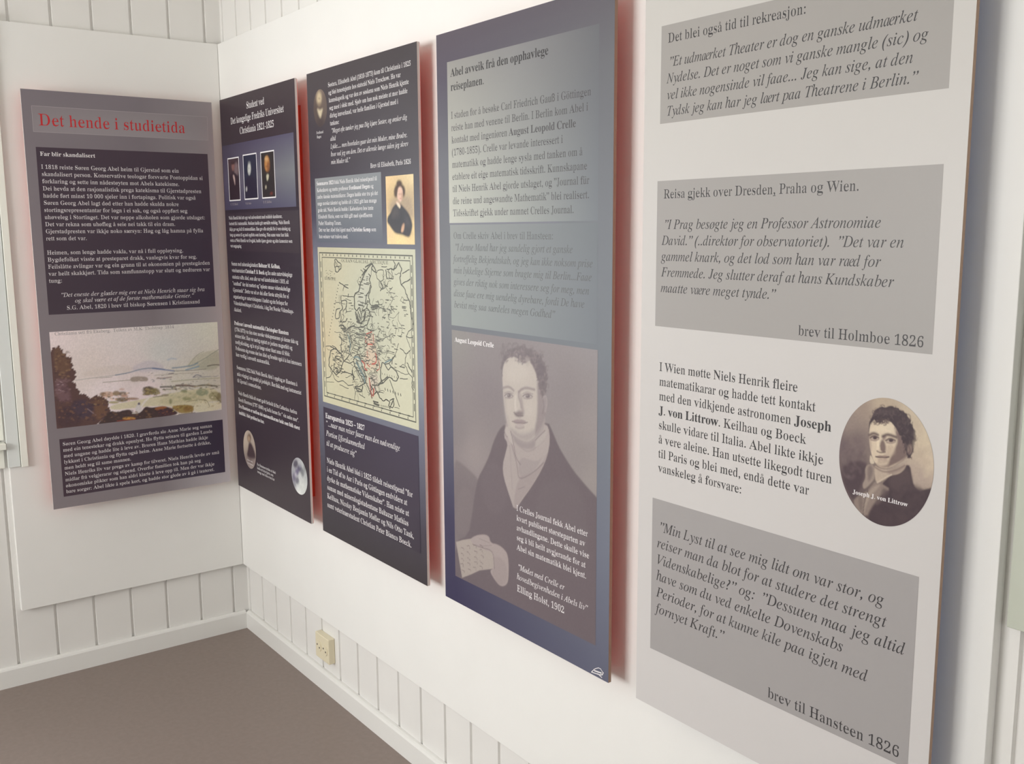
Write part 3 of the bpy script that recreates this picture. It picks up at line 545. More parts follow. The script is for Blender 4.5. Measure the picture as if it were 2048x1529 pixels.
small(p2, ((485.9, 311.4), (511.5, 307.6), (516.5, 396.2), (490.4, 398.4)), 'portrait_picture', (26, 50), f2, 'middle portrait with a pale grey face')
small(p2, ((521.2, 306), (546.9, 302), (551.6, 393.4), (525.6, 396.2)), 'portrait_picture', (26, 50), f3, 'portrait with a warm orange-lit face')
for t, a, y, b in (('C. P. B. Boeck', 461.4, 411.2, 476), ('N. B. Møller', 491.6, 409.4, 503), ('B. M. Keilhau', 526.8, 407, 543.4)): p2.text('picture_caption', M['rule'], 'r', (a, y), (a, y), [(t, b)])
r = p2.rect((450.6, 427), (596, 421), (602, 503), (457.5, 505)); p2.grad('text_box', *r, [(0, [(0, C(58, 45, 56)), (1, C(60, 48, 58))]), (1, [(0, C(62, 52, 58)), (1, C(66, 58, 64))])])
p2.text('text_block', M['inkwhite'], 'r', (458, 439.5), (461.5, 495), [('Niels Henrik blei tatt opp ved universitetet med middels karakterar,', 564.8), ('bortsett frå i matematikk. Studiane hadde gitt særskilte nedslag. Niels Henrik', 579.8), ('ikkje gav seg heilt til matematikken. Han gav ofte uttrykk for å vere einsleg og', 581), ('tung og saman til og med oppfatta som barnsleg. Men same vener han fekk', 577.6), ('støtta at Niels Henrik var livsglad, hadde kjære gjestar og ekte kameratar som', 585), ('vart omgjengeleg.', 483.6)])
p2.text('text_block', M['inkwhite'], 'r', (463.3, 531), (468.6, 622.5), [('Saman med mineralogistudent *Baltazar M. Keilhau*,', 560.8), ('veterinærstudent *Christian P. B. Boeck* og fire andre naturvitskaplege', 585), ('studentar stifta Abel, som alle var ved katedralskolen i 1819, eit', 577.6), ('"samfund" der dei møttest og "opleste smaae videnskabelige', 581), ('Gjenstande". Dette var eit av dei aller første uttrykk for ei', 578), ('organisering av naturvitskapane i landet og ein forløpar for', 576), ('Videnskabsselskapet i Christiania, i dag Det Norske Videnskaps-', 588), ('Akademi.', 483.6)])
p2.text('text_block', M['inkwhite'], 'r', (469, 649.6), (472.3, 712.5), [('*Professor i anvendt matematikk Christopher Hansteen*', 577.5), ('(1784-1873) var den store norske vitskapsmannen på denne tida og', 596.6), ('seinare tider. Han var særleg opptatt av jordens magnetfelt og', 585), ('nordlysforsking, og la ut på lange reiser blant anna til Sibir.', 580.8), ('Professoren såg evnene sine hos Abel og forsøkte også å la han interessera', 603.7), ('han verdig i anvendt matematikk.', 540)])
p2.text('text_block', M['inkwhite'], 'r', (473.8, 738), (475, 764.4), [('Sommaren 1822 fekk Niels Henrik Abel i oppdrag av Hansteen å', 595), ('måle svinging i ein pendel på jordskjelv. Han fekk med seg instrumentet', 603), ('til Gjerstad i sommarferien.', 523)])
p2.text('text_block', M['inkwhite'], 'r', (476.8, 789), (478.4, 828.6), [('Niels Henrik fekk eit svært godt forhold til fru Catharina Andrea', 594.4), ('Borch Hansteen (1787-1840) og kalla henne for " sin andre mor".', 598), ('*Fru Hansteen er mellom dei matematikarane bakt som fekk størst*', 600), ('*innblikk i Abel problem hos han.*', 529)])
def oval(panel, l, rr, t, b, n):
    u0 = panel.at(*l)[0]; u1 = panel.at(*rr)[0]; v1 = panel.at(*t)[1]; v0 = panel.at(*b)[1]; return Picture(panel, oval=((u0+u1)/2, (v0+v1)/2, (u1-u0)/2, (v1-v0)/2), n=n)
q = oval(p2, (487.2, 893), (512.2, 908), (496.5, 861), (502, 938), (16, 40)).view(460, 780, 5.663)
q.wash([((170, 560), K(190, 174, 158)), ((260, 520), K(176, 160, 148)), ((230, 800), K(120, 104, 102)), ((240, 880), K(160, 146, 140))]); q.ell(218, 545, 22, 48, K(110, 90, 78), 6); q.ell(215, 555, 15, 32, K(178, 152, 128), 5, .8); q.poly([(215, 590), (245, 600), (292, 740), (290, 790), (190, 760), (205, 680)], K(74, 58, 62), 7); q.grain(.05, .005)
q.done('portrait_picture', 'small sepia oval portrait')
p2.text('picture_caption', M['inkwhite'], 'r', (494.4, 920.5), (495.2, 927), [('Catharina Andrea', 506), ('Borch Hansteen', 507)])
p2.text('picture_caption', M['inkwhite'], 'r', (514.4, 931), (515.2, 945.6), [('Fru Hansteen tenkte at Abel', 551.8), ('hadde eit barns hjarte, som', 547), ('mange med slike evner har', 549.5)])
q = oval(p2, (583.4, 945), (615.2, 962), (594, 915), (604, 991), (26, 56)).view(460, 780, 5.663)
q.wash([((740, 800), K(170, 168, 172)), ((820, 1100), K(206, 208, 204)), ((720, 1000), K(150, 148, 158)), ((860, 950), K(178, 180, 180)), ((790, 1180), K(226, 228, 224))])
for x, y, rx, ry, c, al in [(745, 840, 26, 46, (74, 68, 84), .9), (790, 890, 26, 40, (70, 62, 92), .85), (760, 930, 22, 40, (96, 86, 120), .8), (820, 940, 22, 50, (90, 92, 100), .7), (850, 880, 14, 50, (120, 122, 122), .7), (730, 990, 18, 46, (104, 96, 120), .8), (765, 1030, 20, 40, (96, 92, 108), .8), (800, 860, 16, 20, (160, 160, 168), .7), (745, 960, 12, 24, (190, 184, 196), .7), (800, 990, 18, 40, (196, 198, 198), .7), (735, 1080, 12, 24, (120, 116, 128), .7)]: q.ell(x, y, rx, ry, K(*c), 7, al)
q.grain(.1, .006).done('moon_picture', 'grey picture of the full moon')

# ================================================================== panel 3
S3 = [(0, C(54, 48, 54)), (.1, C(58, 52, 62)), (.27, C(98, 98, 112)), (.40, C(134, 138, 150)), (.60, C(116, 118, 132)), (.70, C(72, 66, 82)), (.8, C(58, 50, 60)), (1, C(68, 60, 64))]
S3R = [(0, C(60, 54, 58)), (.1, C(66, 60, 72)), (.27, C(104, 104, 120)), (.40, C(132, 138, 148)), (.6, C(110, 114, 124)), (.70, C(88, 88, 98)), (.8, C(72, 68, 74)), (1, C(66, 60, 64))]
p3 = panel('dark panel with an old cream map of Europe in its middle', .8277, 'right', [(0, S3), (1, S3R)], 'red', 'edge')
q = oval(p3, (627, 213), (654, 217), (640, 178.5), (643, 253.5), (20, 44)).view(605, 90, 6.114)
q.wash([((210, 580), K(116, 100, 90)), ((150, 800), K(84, 70, 66)), ((280, 750), K(98, 84, 78)), ((220, 970), K(70, 58, 58))]); q.ell(203, 650, 30, 78, K(190, 172, 142), 9); q.ell(206, 730, 18, 26, K(128, 108, 90), 6, .6); q.ell(204, 655, 12, 10, K(120, 100, 84), 4, .6); q.poly([(175, 770), (215, 800), (250, 770), (235, 850), (218, 900), (195, 850)], K(200, 186, 158), 6); q.grain(.06, .006).done('portrait_picture', 'small dim oval portrait')
p3.text('picture_caption', M['inkwhite'], 'r', (633, 268.6), (633.8, 277), [('Ferdinand', 646.7), ('Degen', 642.6)])
p3.text('text_block', M['inkwhite'], 'r', (656, 174.6), (660.4, 251.2), [('Søstera, Elisabeth Abel (1810-1873) kom til Christiania i 1825', 821.7), ('og blei tenestejente hos statsråd Niels Treschow. Ho var', 801.3), ('kunnskapsrik og var den av søskena som Niels Henrik kjente', 817.6), ('seg mest i slekt med. Sjølv om han nok meinte at mor hadde', 815), ('dårleg innverknad, var heile familien i Gjerstad med i', 796.4), ('tankane:', 678.6)])
p3.text('quotation', M['inkwhite'], 'i', (660.6, 266.6), (662.4, 328.8), [('"Meget ofte tænker jeg paa Dig kjære Søster, og ønsker dig', 814.4, 663), ('altid', 671.7), ('Lykke..... men hvorledes gaar det min Moder, mine Brødre.', 815), ('hvor ved jeg om dem. Det er allerede længe siden jeg skrev', 816.3), ('min Moder til."', 700)])
p3.text('attribution', M['inkwhite'], 'r', (740.8, 336.4), (740.8, 336.4), [('Brev til Elisabeth, Paris 1826', 822)])
r = p3.rect((629.2, 356.4), (761.7, 345.7), (766, 487.4), (635, 484)); p3.grad('text_box', *r, [(0, [(0, C(92, 96, 108)), (.5, C(116, 120, 124)), (1, C(136, 138, 140))]), (1, [(0, C(98, 102, 112)), (.5, C(114, 118, 124)), (1, C(130, 134, 138))])])
p3.text('text_block', M['inkwhite'], 'r', (633.5, 371.4), (638.4, 476.6), [('*Sommaren 1823* fekk Niels Henrik Abel reisestipend til', 754), ('København og møtte professor *Ferdinand Degen* og', 747), ('andre danske matematikarar. Degen hadde stor tru på det', 756), ('unge norske talentet og hadde alt i 1821 gitt han mange', 753.6), ('gode råd. Niels Henrik budde i København hos tante', 747), ('Elisabeth Marie, som var blitt gift med sjøoffiseren', 745), ('Peder Mandrup Tuxen.', 683), ('Det var her Abel blei kjent med *Christine Kemp* som', 752.5), ('han seinare vart trulova med.', 696.4)])
r = p3.rect((770.7, 353), (826.9, 348.3), (830, 489), (775.2, 489.2)); q = Picture(p3, r, n=(64, 90)).view(620, 330, 8.904)
q.wash([((1350, 220), K(228, 196, 148)), ((1840, 180), K(226, 204, 160)), ((1380, 1400), K(230, 204, 150)), ((1860, 1400), K(226, 200, 148)), ((1450, 600), K(206, 178, 134)), ((1780, 560), K(192, 170, 136)), ((1400, 1200), K(228, 198, 152)), ((1600, 1350), K(232, 208, 152))])
q.poly([(1400, 720), (1500, 560), (1740, 520), (1840, 700), (1860, 1000), (1700, 900), (1420, 900)], K(158, 140, 122), 14, .75)
q.poly([(1480, 1180), (1540, 1230), (1740, 1290), (1840, 1150), (1800, 1320)], K(190, 160, 120), 10, .5)
q.poly([(1600, 680), (1680, 760), (1760, 860), (1810, 980), (1830, 1100), (1780, 1290), (1720, 1280), (1640, 1240), (1530, 1225), (1470, 1160), (1420, 1080), (1372, 1020), (1385, 920), (1440, 850), (1470, 760), (1540, 680)], K(62, 60, 64), 4)
q.poly([(1480, 800), (1560, 780), (1600, 900), (1560, 960), (1450, 940)], K(92, 84, 84), 10, .6); q.poly([(1680, 900), (1760, 960), (1790, 1100), (1700, 1060)], K(78, 76, 82), 10, .6)
q.ell(1590, 330, 50, 62, K(84, 66, 54), 5); q.ell(1595, 450, 92, 130, K(78, 58, 48), 6); q.ell(1530, 500, 34, 80, K(84, 64, 52), 6); q.ell(1660, 480, 36, 90, K(74, 56, 48), 6)
q.poly([(1575, 400), (1620, 385), (1650, 440), (1655, 520), (1650, 590), (1620, 665), (1580, 640), (1550, 570), (1560, 470)], K(222, 186, 166), 4); q.ell(1640, 560, 16, 70, K(176, 136, 112), 6, .7); q.ell(1608, 520, 30, 8, K(150, 110, 92), 4, .6); q.ell(1612, 600, 14, 7, K(176, 96, 82), 3, .8); q.poly([(1545, 640), (1600, 680), (1620, 760), (1560, 720), (1530, 670)], K(214, 176, 154), 4)
q.poly([(1535, 665), (1580, 680), (1612, 730), (1605, 785), (1560, 730)], K(226, 212, 186), 3); q.poly([(1650, 1050), (1685, 1040), (1680, 1130), (1660, 1200), (1620, 1200), (1630, 1120)], K(206, 166, 136), 4)
q.ell(1600, 960, 100, 120, K(56, 56, 62), 12, .5); q.grain(.06, .004).done('portrait_picture', 'woman in a dark dress on a warm yellow ground')
# the map
r = p3.rect((635, 493), (830.8, 501), (838, 860.5), (646.5, 804.2)); q = Picture(p3, r, n=(50, 80)).view(630, 480, 7.645)
q.wash([((60, 140), K(188, 182, 156)), ((1500, 180), K(192, 192, 170)), ((800, 1200), K(184, 185, 164)), ((60, 1600), K(196, 182, 150)), ((1500, 2400), K(198, 196, 172)), ((150, 2300), K(196, 192, 164))])
q.view(630, 660, 7.28); q.poly([(720, 60), (860, 40), (900, 330), (930, 560), (780, 600), (700, 440), (760, 250)], K(206, 176, 154), 10, .55); q.poly([(770, 660), (930, 640), (920, 860), (830, 980), (780, 860)], K(190, 170, 160), 10, .5); q.poly([(620, 380), (720, 560), (740, 760), (660, 700), (600, 520)], K(160, 170, 162), 9, .5)
q.view(630, 480, 7.645); q.poly([(640, 800), (760, 560), (850, 420), (830, 700), (780, 1050), (640, 1050)], K(186, 186, 172), 10, .6); q.grain(.03, .004)
mp = q.done('map_picture', 'old engraved map of Europe on cream paper')
MA, MB_ = (630, 480, 7.645), (630, 660, 7.28)
fr = p3.rect((638, 503.3), (826, 512), (832.6, 846.8), (649, 792.5)); outline(p3, 'map_border', fr, 3.4, M['inkmap'], mp)
fi = (fr[0]+.017, fr[1]-.013, fr[2]+.0125, fr[3]-.0137); outline(p3, 'map_border', fi, 2.4, M['inkmap'], mp)
ticks = []; u0, u1, v0, v1 = fr; V, Fc = [], []
def tick(a, b, c, d): n = len(V); V.extend([(a, c), (b, c), (b, d), (a, d)]); Fc.append((n, n+1, n+2, n+3))
for i in range(22):
    t = u0+.02+(u1-u0-.04)*i/21; tick(t, t+.004, v1-.0105, v1-.0045)
    if i % 2 == 0: tick(t, t+.012, v0+.0115, v0+.0155); tick(t, t+.004, v0+.0045, v0+.0095)
for i in range(26):
    t = v0+.03+(v1-v0-.06)*i/25
    if i % 2 == 0: tick(u0+.007, u0+.011, t, t+.018); tick(u1-.010, u1-.006, t, t+.02)
p3.mesh('map_scale_ticks', V, Fc, M['inkmap'], None, mp)
A_ = [([(600, 860), (615, 820), (670, 790), (690, 700), (720, 600), (760, 500), (820, 420), (860, 370), (890, 390), (930, 480)], 3.6), ([(700, 460), (740, 500), (720, 560)], 2.5), ([(740, 440), (790, 470)], 3), ([(770, 420), (830, 380)], 4), ([(800, 400), (870, 360), (890, 400)], 5), ([(720, 540), (770, 470)], 4.5), ([(880, 400), (860, 440), (900, 480), (940, 500)], 4),
    ([(600, 860), (605, 960), (600, 1040), (640, 1090), (680, 1030), (690, 1090)], 3.6), ([(820, 520), (850, 560), (830, 600), (850, 690), (830, 780), (780, 860), (770, 960), (800, 980), (780, 1060), (720, 1080)], 3), ([(850, 690), (862, 720), (820, 860), (840, 980), (880, 1020), (960, 1010), (980, 980), (960, 930)], 3), ([(850, 560), (880, 440)], 2.4),
    ([(960, 470), (1040, 460), (1060, 540), (1040, 620), (1000, 640), (950, 590), (930, 520), (960, 470)], 2.6), ([(1080, 460), (1100, 600)], 3.2), ([(1120, 460), (1140, 590), (1200, 600), (1170, 480)], 2.8), ([(1170, 460), (1240, 430), (1280, 350)], 3.4), ([(1200, 320), (1230, 380), (1200, 470)], 3), ([(1100, 450), (1180, 440)], 3.2), ([(1020, 410), (1100, 410)], 2.6),
    ([(1280, 350), (1325, 440), (1300, 600), (1320, 690), (1380, 760), (1410, 880), (1450, 950), (1470, 1180), (1510, 1300)], 3), ([(1340, 515), (1440, 455)], 3), ([(1330, 680), (1455, 600)], 3), ([(980, 640), (990, 720), (1030, 760), (1080, 730), (1060, 640)], 2.6), ([(1010, 650), (1040, 720), (1000, 780)], 3.6), ([(1070, 600), (1090, 740), (1160, 830), (1190, 920), (1150, 1000)], 1.6),
    ([(300, 310), (320, 290), (350, 340), (400, 370), (395, 440), (340, 500), (310, 480), (300, 400), (300, 310)], 3), ([(330, 350), (370, 470)], 2), ([(300, 420), (390, 400)], 2.4), ([(310, 320), (330, 400), (380, 430)], 2.2), ([(370, 650), (440, 700), (510, 740)], 3), ([(440, 700), (510, 690)], 2.6), ([(430, 780), (450, 700)], 2.6),
    ([(420, 850), (600, 875)], 2.6), ([(510, 830), (505, 880)], 3), ([(400, 850), (400, 940), (470, 920), (490, 960), (470, 1040), (480, 1110)], 3), ([(400, 940), (420, 1050), (380, 1090), (400, 1180), (380, 1260), (470, 1250), (490, 1200)], 3), ([(380, 1050), (330, 1060), (310, 1140), (320, 1210), (370, 1200), (380, 1100)], 3), ([(420, 1010), (440, 1200), (400, 1250)], 2.2), ([(470, 900), (550, 930)], 2), ([(480, 1100), (560, 1090)], 2),
    ([(370, 1320), (430, 1300), (470, 1360), (390, 1350), (480, 1390), (520, 1350), (560, 1330), (610, 1300)], 3.4), ([(500, 1360), (580, 1320), (640, 1340), (720, 1340), (800, 1300), (830, 1200)], 4), ([(620, 1100), (640, 1210), (700, 1280), (760, 1220), (770, 1100)], 5), ([(640, 1130), (680, 1260)], 5), ([(660, 1100), (710, 1220)], 4), ([(700, 1100), (720, 1200)], 4), ([(640, 1250), (720, 1280)], 6), ([(760, 1130), (740, 1240)], 5), ([(790, 1040), (830, 1080), (840, 1180)], 4.4), ([(860, 1040), (980, 1020)], 5), ([(870, 1070), (950, 1050)], 4), ([(870, 1010), (960, 1000)], 5), ([(840, 1100), (920, 1110), (940, 1160)], 2.4), ([(860, 1130), (880, 1280), (850, 1340)], 2.4),
    ([(980, 1040), (1080, 1060)], 2.6), ([(1400, 1480), (1430, 1400), (1500, 1350)], 2.6), ([(1400, 1480), (1450, 1500), (1500, 1490)], 2.6), ([(1330, 870), (1360, 900), (1350, 960), (1300, 930), (1330, 870)], 1.5), ([(1280, 1100), (1270, 1220), (1340, 1360), (1310, 1500)], 1.5), ([(1140, 1000), (1100, 1060), (1130, 1180), (1200, 1200), (1290, 1110)], 1.4)]
B_ = [([(210, 400), (230, 300), (290, 270), (380, 340), (420, 460), (360, 620), (310, 660), (250, 600), (200, 520), (210, 400)], 3.4), ([(230, 250), (330, 300), (390, 380)], 3.2), ([(250, 230), (300, 260), (360, 350)], 3), ([(160, 240), (240, 240)], 2.4), ([(360, 60), (390, 160), (380, 260), (400, 330)], 3.2), ([(350, 100), (420, 180)], 3), ([(420, 20), (500, 40), (540, 180), (500, 300), (530, 380)], 3.2), ([(420, 460), (470, 410), (500, 360)], 3), ([(430, 460), (460, 470), (510, 490), (560, 460)], 3),
    ([(540, 180), (560, 270), (620, 290), (660, 260), (640, 180)], 2.6), ([(560, 440), (580, 380), (640, 360), (660, 420), (690, 540), (750, 680), (740, 780)], 3.6), ([(560, 460), (610, 580), (680, 700), (720, 790)], 3.6), ([(590, 420), (640, 540), (720, 680)], 3), ([(600, 600), (690, 790)], 2.6), ([(580, 830), (640, 830), (690, 800), (730, 780)], 3.6), ([(580, 830), (620, 900), (680, 900), (690, 820)], 4.2), ([(600, 850), (680, 880)], 4), ([(560, 820), (590, 910), (580, 1020)], 2.2),
    ([(545, 590), (560, 730)], 5), ([(520, 640), (580, 690)], 3.4), ([(430, 610), (520, 640)], 3), ([(380, 640), (440, 600)], 2.6), ([(170, 700), (220, 690), (250, 620), (290, 720), (340, 760), (410, 740), (480, 810), (560, 800)], 2.8), ([(750, 780), (790, 880), (830, 1000)], 3), ([(800, 770), (830, 860), (800, 900), (850, 960), (900, 900), (940, 990), (1010, 1040), (1030, 1010), (1090, 1050)], 3.2), ([(860, 740), (880, 860), (920, 940)], 3.4), ([(820, 820), (860, 900)], 4),
    ([(930, 790), (980, 740), (1060, 680)], 3.2), ([(930, 790), (990, 780), (1040, 720), (1090, 690), (1140, 740), (1190, 750), (1220, 690), (1180, 600), (1110, 540), (1070, 590), (1020, 500), (980, 470), (960, 560), (950, 680), (970, 740)], 3.2), ([(920, 810), (990, 770), (960, 740)], 4), ([(1020, 500), (1080, 490), (1130, 420), (1170, 370)], 3.4), ([(1080, 490), (1110, 540)], 3), ([(1130, 400), (1120, 500)], 3), ([(1170, 370), (1220, 200)], 2.2), ([(1120, 540), (1210, 600), (1310, 650), (1370, 640)], 2), ([(1240, 270), (1330, 350), (1310, 500), (1370, 640), (1420, 700), (1410, 840), (1440, 880)], 2.8), ([(1330, 350), (1400, 290), (1370, 200), (1330, 90)], 2.4), ([(1240, 540), (1310, 560), (1290, 500), (1240, 540)], 2), ([(1350, 350), (1380, 300), (1390, 420)], 2), ([(1340, 480), (1410, 620)], 3),
    ([(1090, 1050), (1070, 1110), (1130, 1140), (1150, 1080), (1140, 1000), (1090, 1030)], 3), ([(1090, 1150), (1150, 1000)], 3.4), ([(860, 1070), (930, 1100)], 7), ([(850, 1040), (920, 1060)], 5), ([(170, 760), (280, 765)], 1.6), ([(360, 800), (490, 855)], 2.4), ([(1160, 1130), (1230, 1150)], 1.6), ([(1240, 710), (1350, 715)], 2.6), ([(640, 930), (730, 990)], 2.6), ([(930, 910), (1000, 920)], 2), ([(910, 200), (960, 330), (1100, 340), (1180, 380)], 1.6), ([(1100, 100), (1120, 200), (1180, 240)], 1.4), ([(850, 60), (860, 210), (910, 320)], 2.4), ([(720, 60), (760, 200)], 2), ([(900, 320), (920, 470), (960, 560)], 2.4)]
rr_ = random.Random(3)
def words(view, x0, x1, y0, y1, n, slope):
    out = []
    for _ in range(n):
        x, y = rr_.uniform(x0, x1), rr_.uniform(y0, y1); L_ = rr_.uniform(18, 60)
        out.append(([(x, y), (x+L_, y+slope*L_)], rr_.uniform(1.3, 2.4)))
        for k in range(int(L_/14)):
            xx = x+k*14; out.append(([(xx, y+slope*(xx-x)-8), (xx+3, y+slope*(xx-x)+8)], 1.3))
    return out
def ragged(strokes, amt):                            # engraved coasts wander: extra points with a little wobble
    out = []
    for pts, wd in strokes:
        o_ = [pts[0]]
        for a, b in zip(pts[:-1], pts[1:]):
            n_ = max(1, int(math.hypot(b[0]-a[0], b[1]-a[1])/26))
            o_ += [(a[0]+(b[0]-a[0])*j/n_+(rr_.uniform(-amt, amt) if j < n_ else 0), a[1]+(b[1]-a[1])*j/n_+(rr_.uniform(-amt, amt) if j < n_ else 0)) for j in range(1, n_+1)]
        out.append((o_, wd*.9))
        if wd > 2.9: out.append(([(x+7+rr_.uniform(-4, 4), y+rr_.uniform(-5, 5)) for x, y in o_], wd*.45))
    return out
def tangle(x0, x1, y0, y1, n_):                      # rivers and province borders
    out = []
    for _ in range(n_):
        x, y = rr_.uniform(x0, x1), rr_.uniform(y0, y1); a = rr_.uniform(0, 6.28); pts = [(x, y)]
        for _ in range(rr_.randint(3, 6)): a += rr_.uniform(-.9, .9); x += 26*math.cos(a)*.8; y += 26*math.sin(a); pts.append((x, y))
        out.append((pts, rr_.uniform(1, 1.9)))
    return out
A_ = ragged(A_, 7); B_ = ragged(B_, 7)
A_ += tangle(380, 560, 1320, 1500, 16)+tangle(560, 880, 1350, 1500, 18)+tangle(880, 1300, 900, 1480, 26)+tangle(640, 800, 600, 1050, 10)+tangle(380, 480, 920, 1260, 10)+tangle(640, 860, 1060, 1330, 20)+tangle(960, 1250, 470, 800, 10)
B_ += tangle(230, 400, 300, 640, 20)+tangle(380, 540, 40, 440, 26)+tangle(550, 720, 40, 420, 26)+tangle(720, 930, 60, 620, 34)+tangle(600, 740, 430, 780, 16)+tangle(770, 930, 620, 960, 22)+tangle(940, 1180, 60, 420, 20)+tangle(590, 700, 820, 900, 10)+tangle(530, 580, 590, 730, 6)
A_ += words(MA, 560, 880, 1340, 1500, 20, .2)+words(MA, 660, 800, 560, 1040, 14, .15)
B_ += words(MB_, 540, 930, 60, 600, 34, .25)+words(MB_, 230, 400, 320, 620, 12, .28)
A_ += words(MA, 900, 1180, 860, 1450, 30, .15)+words(MA, 1160, 1430, 900, 1480, 22, .2)+words(MA, 660, 800, 600, 1020, 16, .15)+words(MA, 560, 860, 1380, 1500, 12, .2)+words(MA, 500, 580, 960, 1280, 7, .1)+words(MA, 1000, 1250, 700, 850, 5, .1)
B_ += words(MB_, 220, 380, 340, 620, 14, .28)+words(MB_, 390, 530, 60, 400, 14, .25)+words(MB_, 550, 900, 60, 330, 22, .25)+words(MB_, 640, 900, 380, 700, 16, .25)+words(MB_, 880, 1160, 60, 420, 12, .25)+words(MB_, 770, 900, 640, 820, 8, .3)+words(MB_, 1140, 1320, 440, 640, 4, .3)
for i in range(17): A_.append(([(360-i*9-5, 690+i*48), (360-i*9+5, 700+i*48)], 2.2))
for i in range(18): B_.append(([(1090+i*8, 730+i*22), (1097+i*8, 745+i*22)], 3))
for i in range(7): B_.append(([(980+i*35, 630+i*9), (984+i*35, 650+i*9)], 2)); B_.append(([(1020+i*38, 850+i*14), (1026+i*38, 880+i*14)], 3.4))
for i in range(9): B_.append(([(960+i*15, 1095+i*3), (962+i*15, 1115+i*3)], 2))
for i in range(14): A_.append(([(200+30*math.cos(i*.9)-30+i*8, 530+60*math.sin(i*1.7)), (212+i*8+30*math.cos(i*.9)-30, 522+60*math.sin(i*1.7))], 1.3))
ribbons(p3, 'map_lines', A_, M['inkmap'], mp, MA); ribbons(p3, 'map_lines', B_, M['inkmap'], mp, MB_)
ribbons(p3, 'map_red_borders', [([(740, 100), (740, 210), (840, 215)], 3), ([(770, 210), (830, 212)], 4), ([(850, 60), (855, 200)], 2.4), ([(680, 450), (730, 500), (720, 560), (760, 590)], 5), ([(830, 500), (890, 490), (900, 400), (880, 340)], 4.4), ([(750, 60), (830, 30)], 3), ([(930, 440), (950, 560), (900, 600)], 2.6), ([(800, 540), (760, 500)], 3), ([(760, 310), (770, 420)], 2.4), ([(790, 700), (810, 860), (830, 980)], 4), ([(860, 860), (850, 960)], 6)], M['inkmapred'], mp, MB_)
ribbons(p3, 'map_green_coasts', [([(600, 470), (660, 580), (720, 700), (730, 770)], 5), ([(570, 400), (640, 390), (690, 520)], 4), ([(480, 60), (520, 200), (510, 320)], 3), ([(1020, 480), (1120, 430)], 4)], M['inkmapblue'], mp, MB_)
p3.text('map_lettering', M['inkmap'], 'r', (682.5, 524.4), (682.5, 524.4), [('OCÉAN GLACIAL ARCTIQUE', 777)], em=.0135, parent=mp); p3.text('map_lettering', M['inkmap'], 'r', (649.5, 559.5), (649.5, 559.5), [('EUROPE', 672)], em=.012, parent=mp)
r = p3.rect((647, 815.3), (837.6, 871.5), (841, 1107.8), None); r = (r[0], r[1], r[2], r[3]); dk = p3.grad('text_box', *r, [(0, [(0, C(56, 48, 58)), (1, C(60, 52, 66))]), (1, [(0, C(58, 50, 62)), (1, C(66, 58, 76))])])
p3.text('subheading', M['inkwhite'], 'b', (651.4, 836), (651.4, 836), [('Europareisa 1825 – 1827', 729.8)])
p3.text('quotation', M['inkwhite'], 'i', (652.2, 851.6), (653.4, 891), [('" ...naar man reiser faaer man den nødvendige', 800.4), ('Portion ~Uforskammethed', 730), ('til at producere sig"', 713)])
p3.text('text_block', M['inkwhite'], 'r', (654.2, 925.4), (655.2, 1013.8), [('Niels Henrik Abel blei i 1825 tildelt reisestipend "for', 825.8), ('i en Tid af to Aar i Paris og Göttingen endvidere at', 815), ('dyrke de mathematiske Videnskaber". Han reiste ut', 818.5), ('saman med mineralogistudentane Baltazar Mathias', 817.5), ('Keilhau, Nicolay Benjamin Møller og Nils Otto Tank,', 828.4), ('samt veterinærstudent Christian Peter Bianco Boeck.', 823.7)])

# ================================================================== panel 4
S4 = [(0, C(58, 54, 82)), (.15, C(62, 58, 84)), (.35, C(92, 92, 108)), (.55, C(106, 108, 112)), (.8, C(98, 98, 106)), (.92, C(84, 78, 92)), (1, C(88, 80, 90))]
S4R = [(0, C(96, 98, 116)), (.2, C(112, 116, 130)), (.5, C(116, 121, 128)), (.9, C(106, 107, 112)), (1, C(96, 92, 100))]
p4 = panel('blue-grey panel with a large faded portrait of a man, left of the white panel', 1.5383, 'right', [(0, S4), (.08, S4), (1, S4R)], 'red', 'edgebrown')
uR = p4.at(1194, 695.7)[0]
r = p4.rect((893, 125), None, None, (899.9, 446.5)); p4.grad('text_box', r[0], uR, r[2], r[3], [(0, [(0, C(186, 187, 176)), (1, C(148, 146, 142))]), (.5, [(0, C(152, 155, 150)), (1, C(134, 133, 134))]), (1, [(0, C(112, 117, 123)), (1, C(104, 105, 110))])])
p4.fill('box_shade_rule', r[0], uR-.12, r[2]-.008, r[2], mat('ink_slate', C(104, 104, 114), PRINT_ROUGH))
p4.text('heading', M['inkdark'], 'b', (900.8, 154.2), (901.4, 182.3), [('Abel avveik frå den opphavlege', 1097), ('reiseplanen.', 968.3)], label='bold dark heading lettering')
INK4 = mat('ink_mid_grey', C(78, 76, 78), PRINT_ROUGH, .3); INK4B = mat('ink_faint_grey', C(92, 92, 94), PRINT_ROUGH, .3)
p4.text('text_block', INK4, 'r', (902.2, 237.9), (906.2, 432.9), [('I staden for å besøke Carl Friedrich Gauß i Göttingen', 1182.5), ('reiste han med venene til Berlin. I Berlin kom Abel i', 1176.5), ('kontakt med ingeniøren *August Leopold Crelle*', 1152), ('(1780-1855). Crelle var levande interessert i', 1126), ('matematikk og hadde lenge sysla med tanken om å', 1165.5), ('etablere eit eige matematisk tidsskrift. Kunnskapane', 1174.6), ('til Niels Henrik Abel gjorde utslaget, og "Journal für', 1178.7), ('die reine und angewandte Mathematik" blei realisert.', 1179), ('Tidsskriftet gjekk under namnet Crelles Journal.', 1148)])
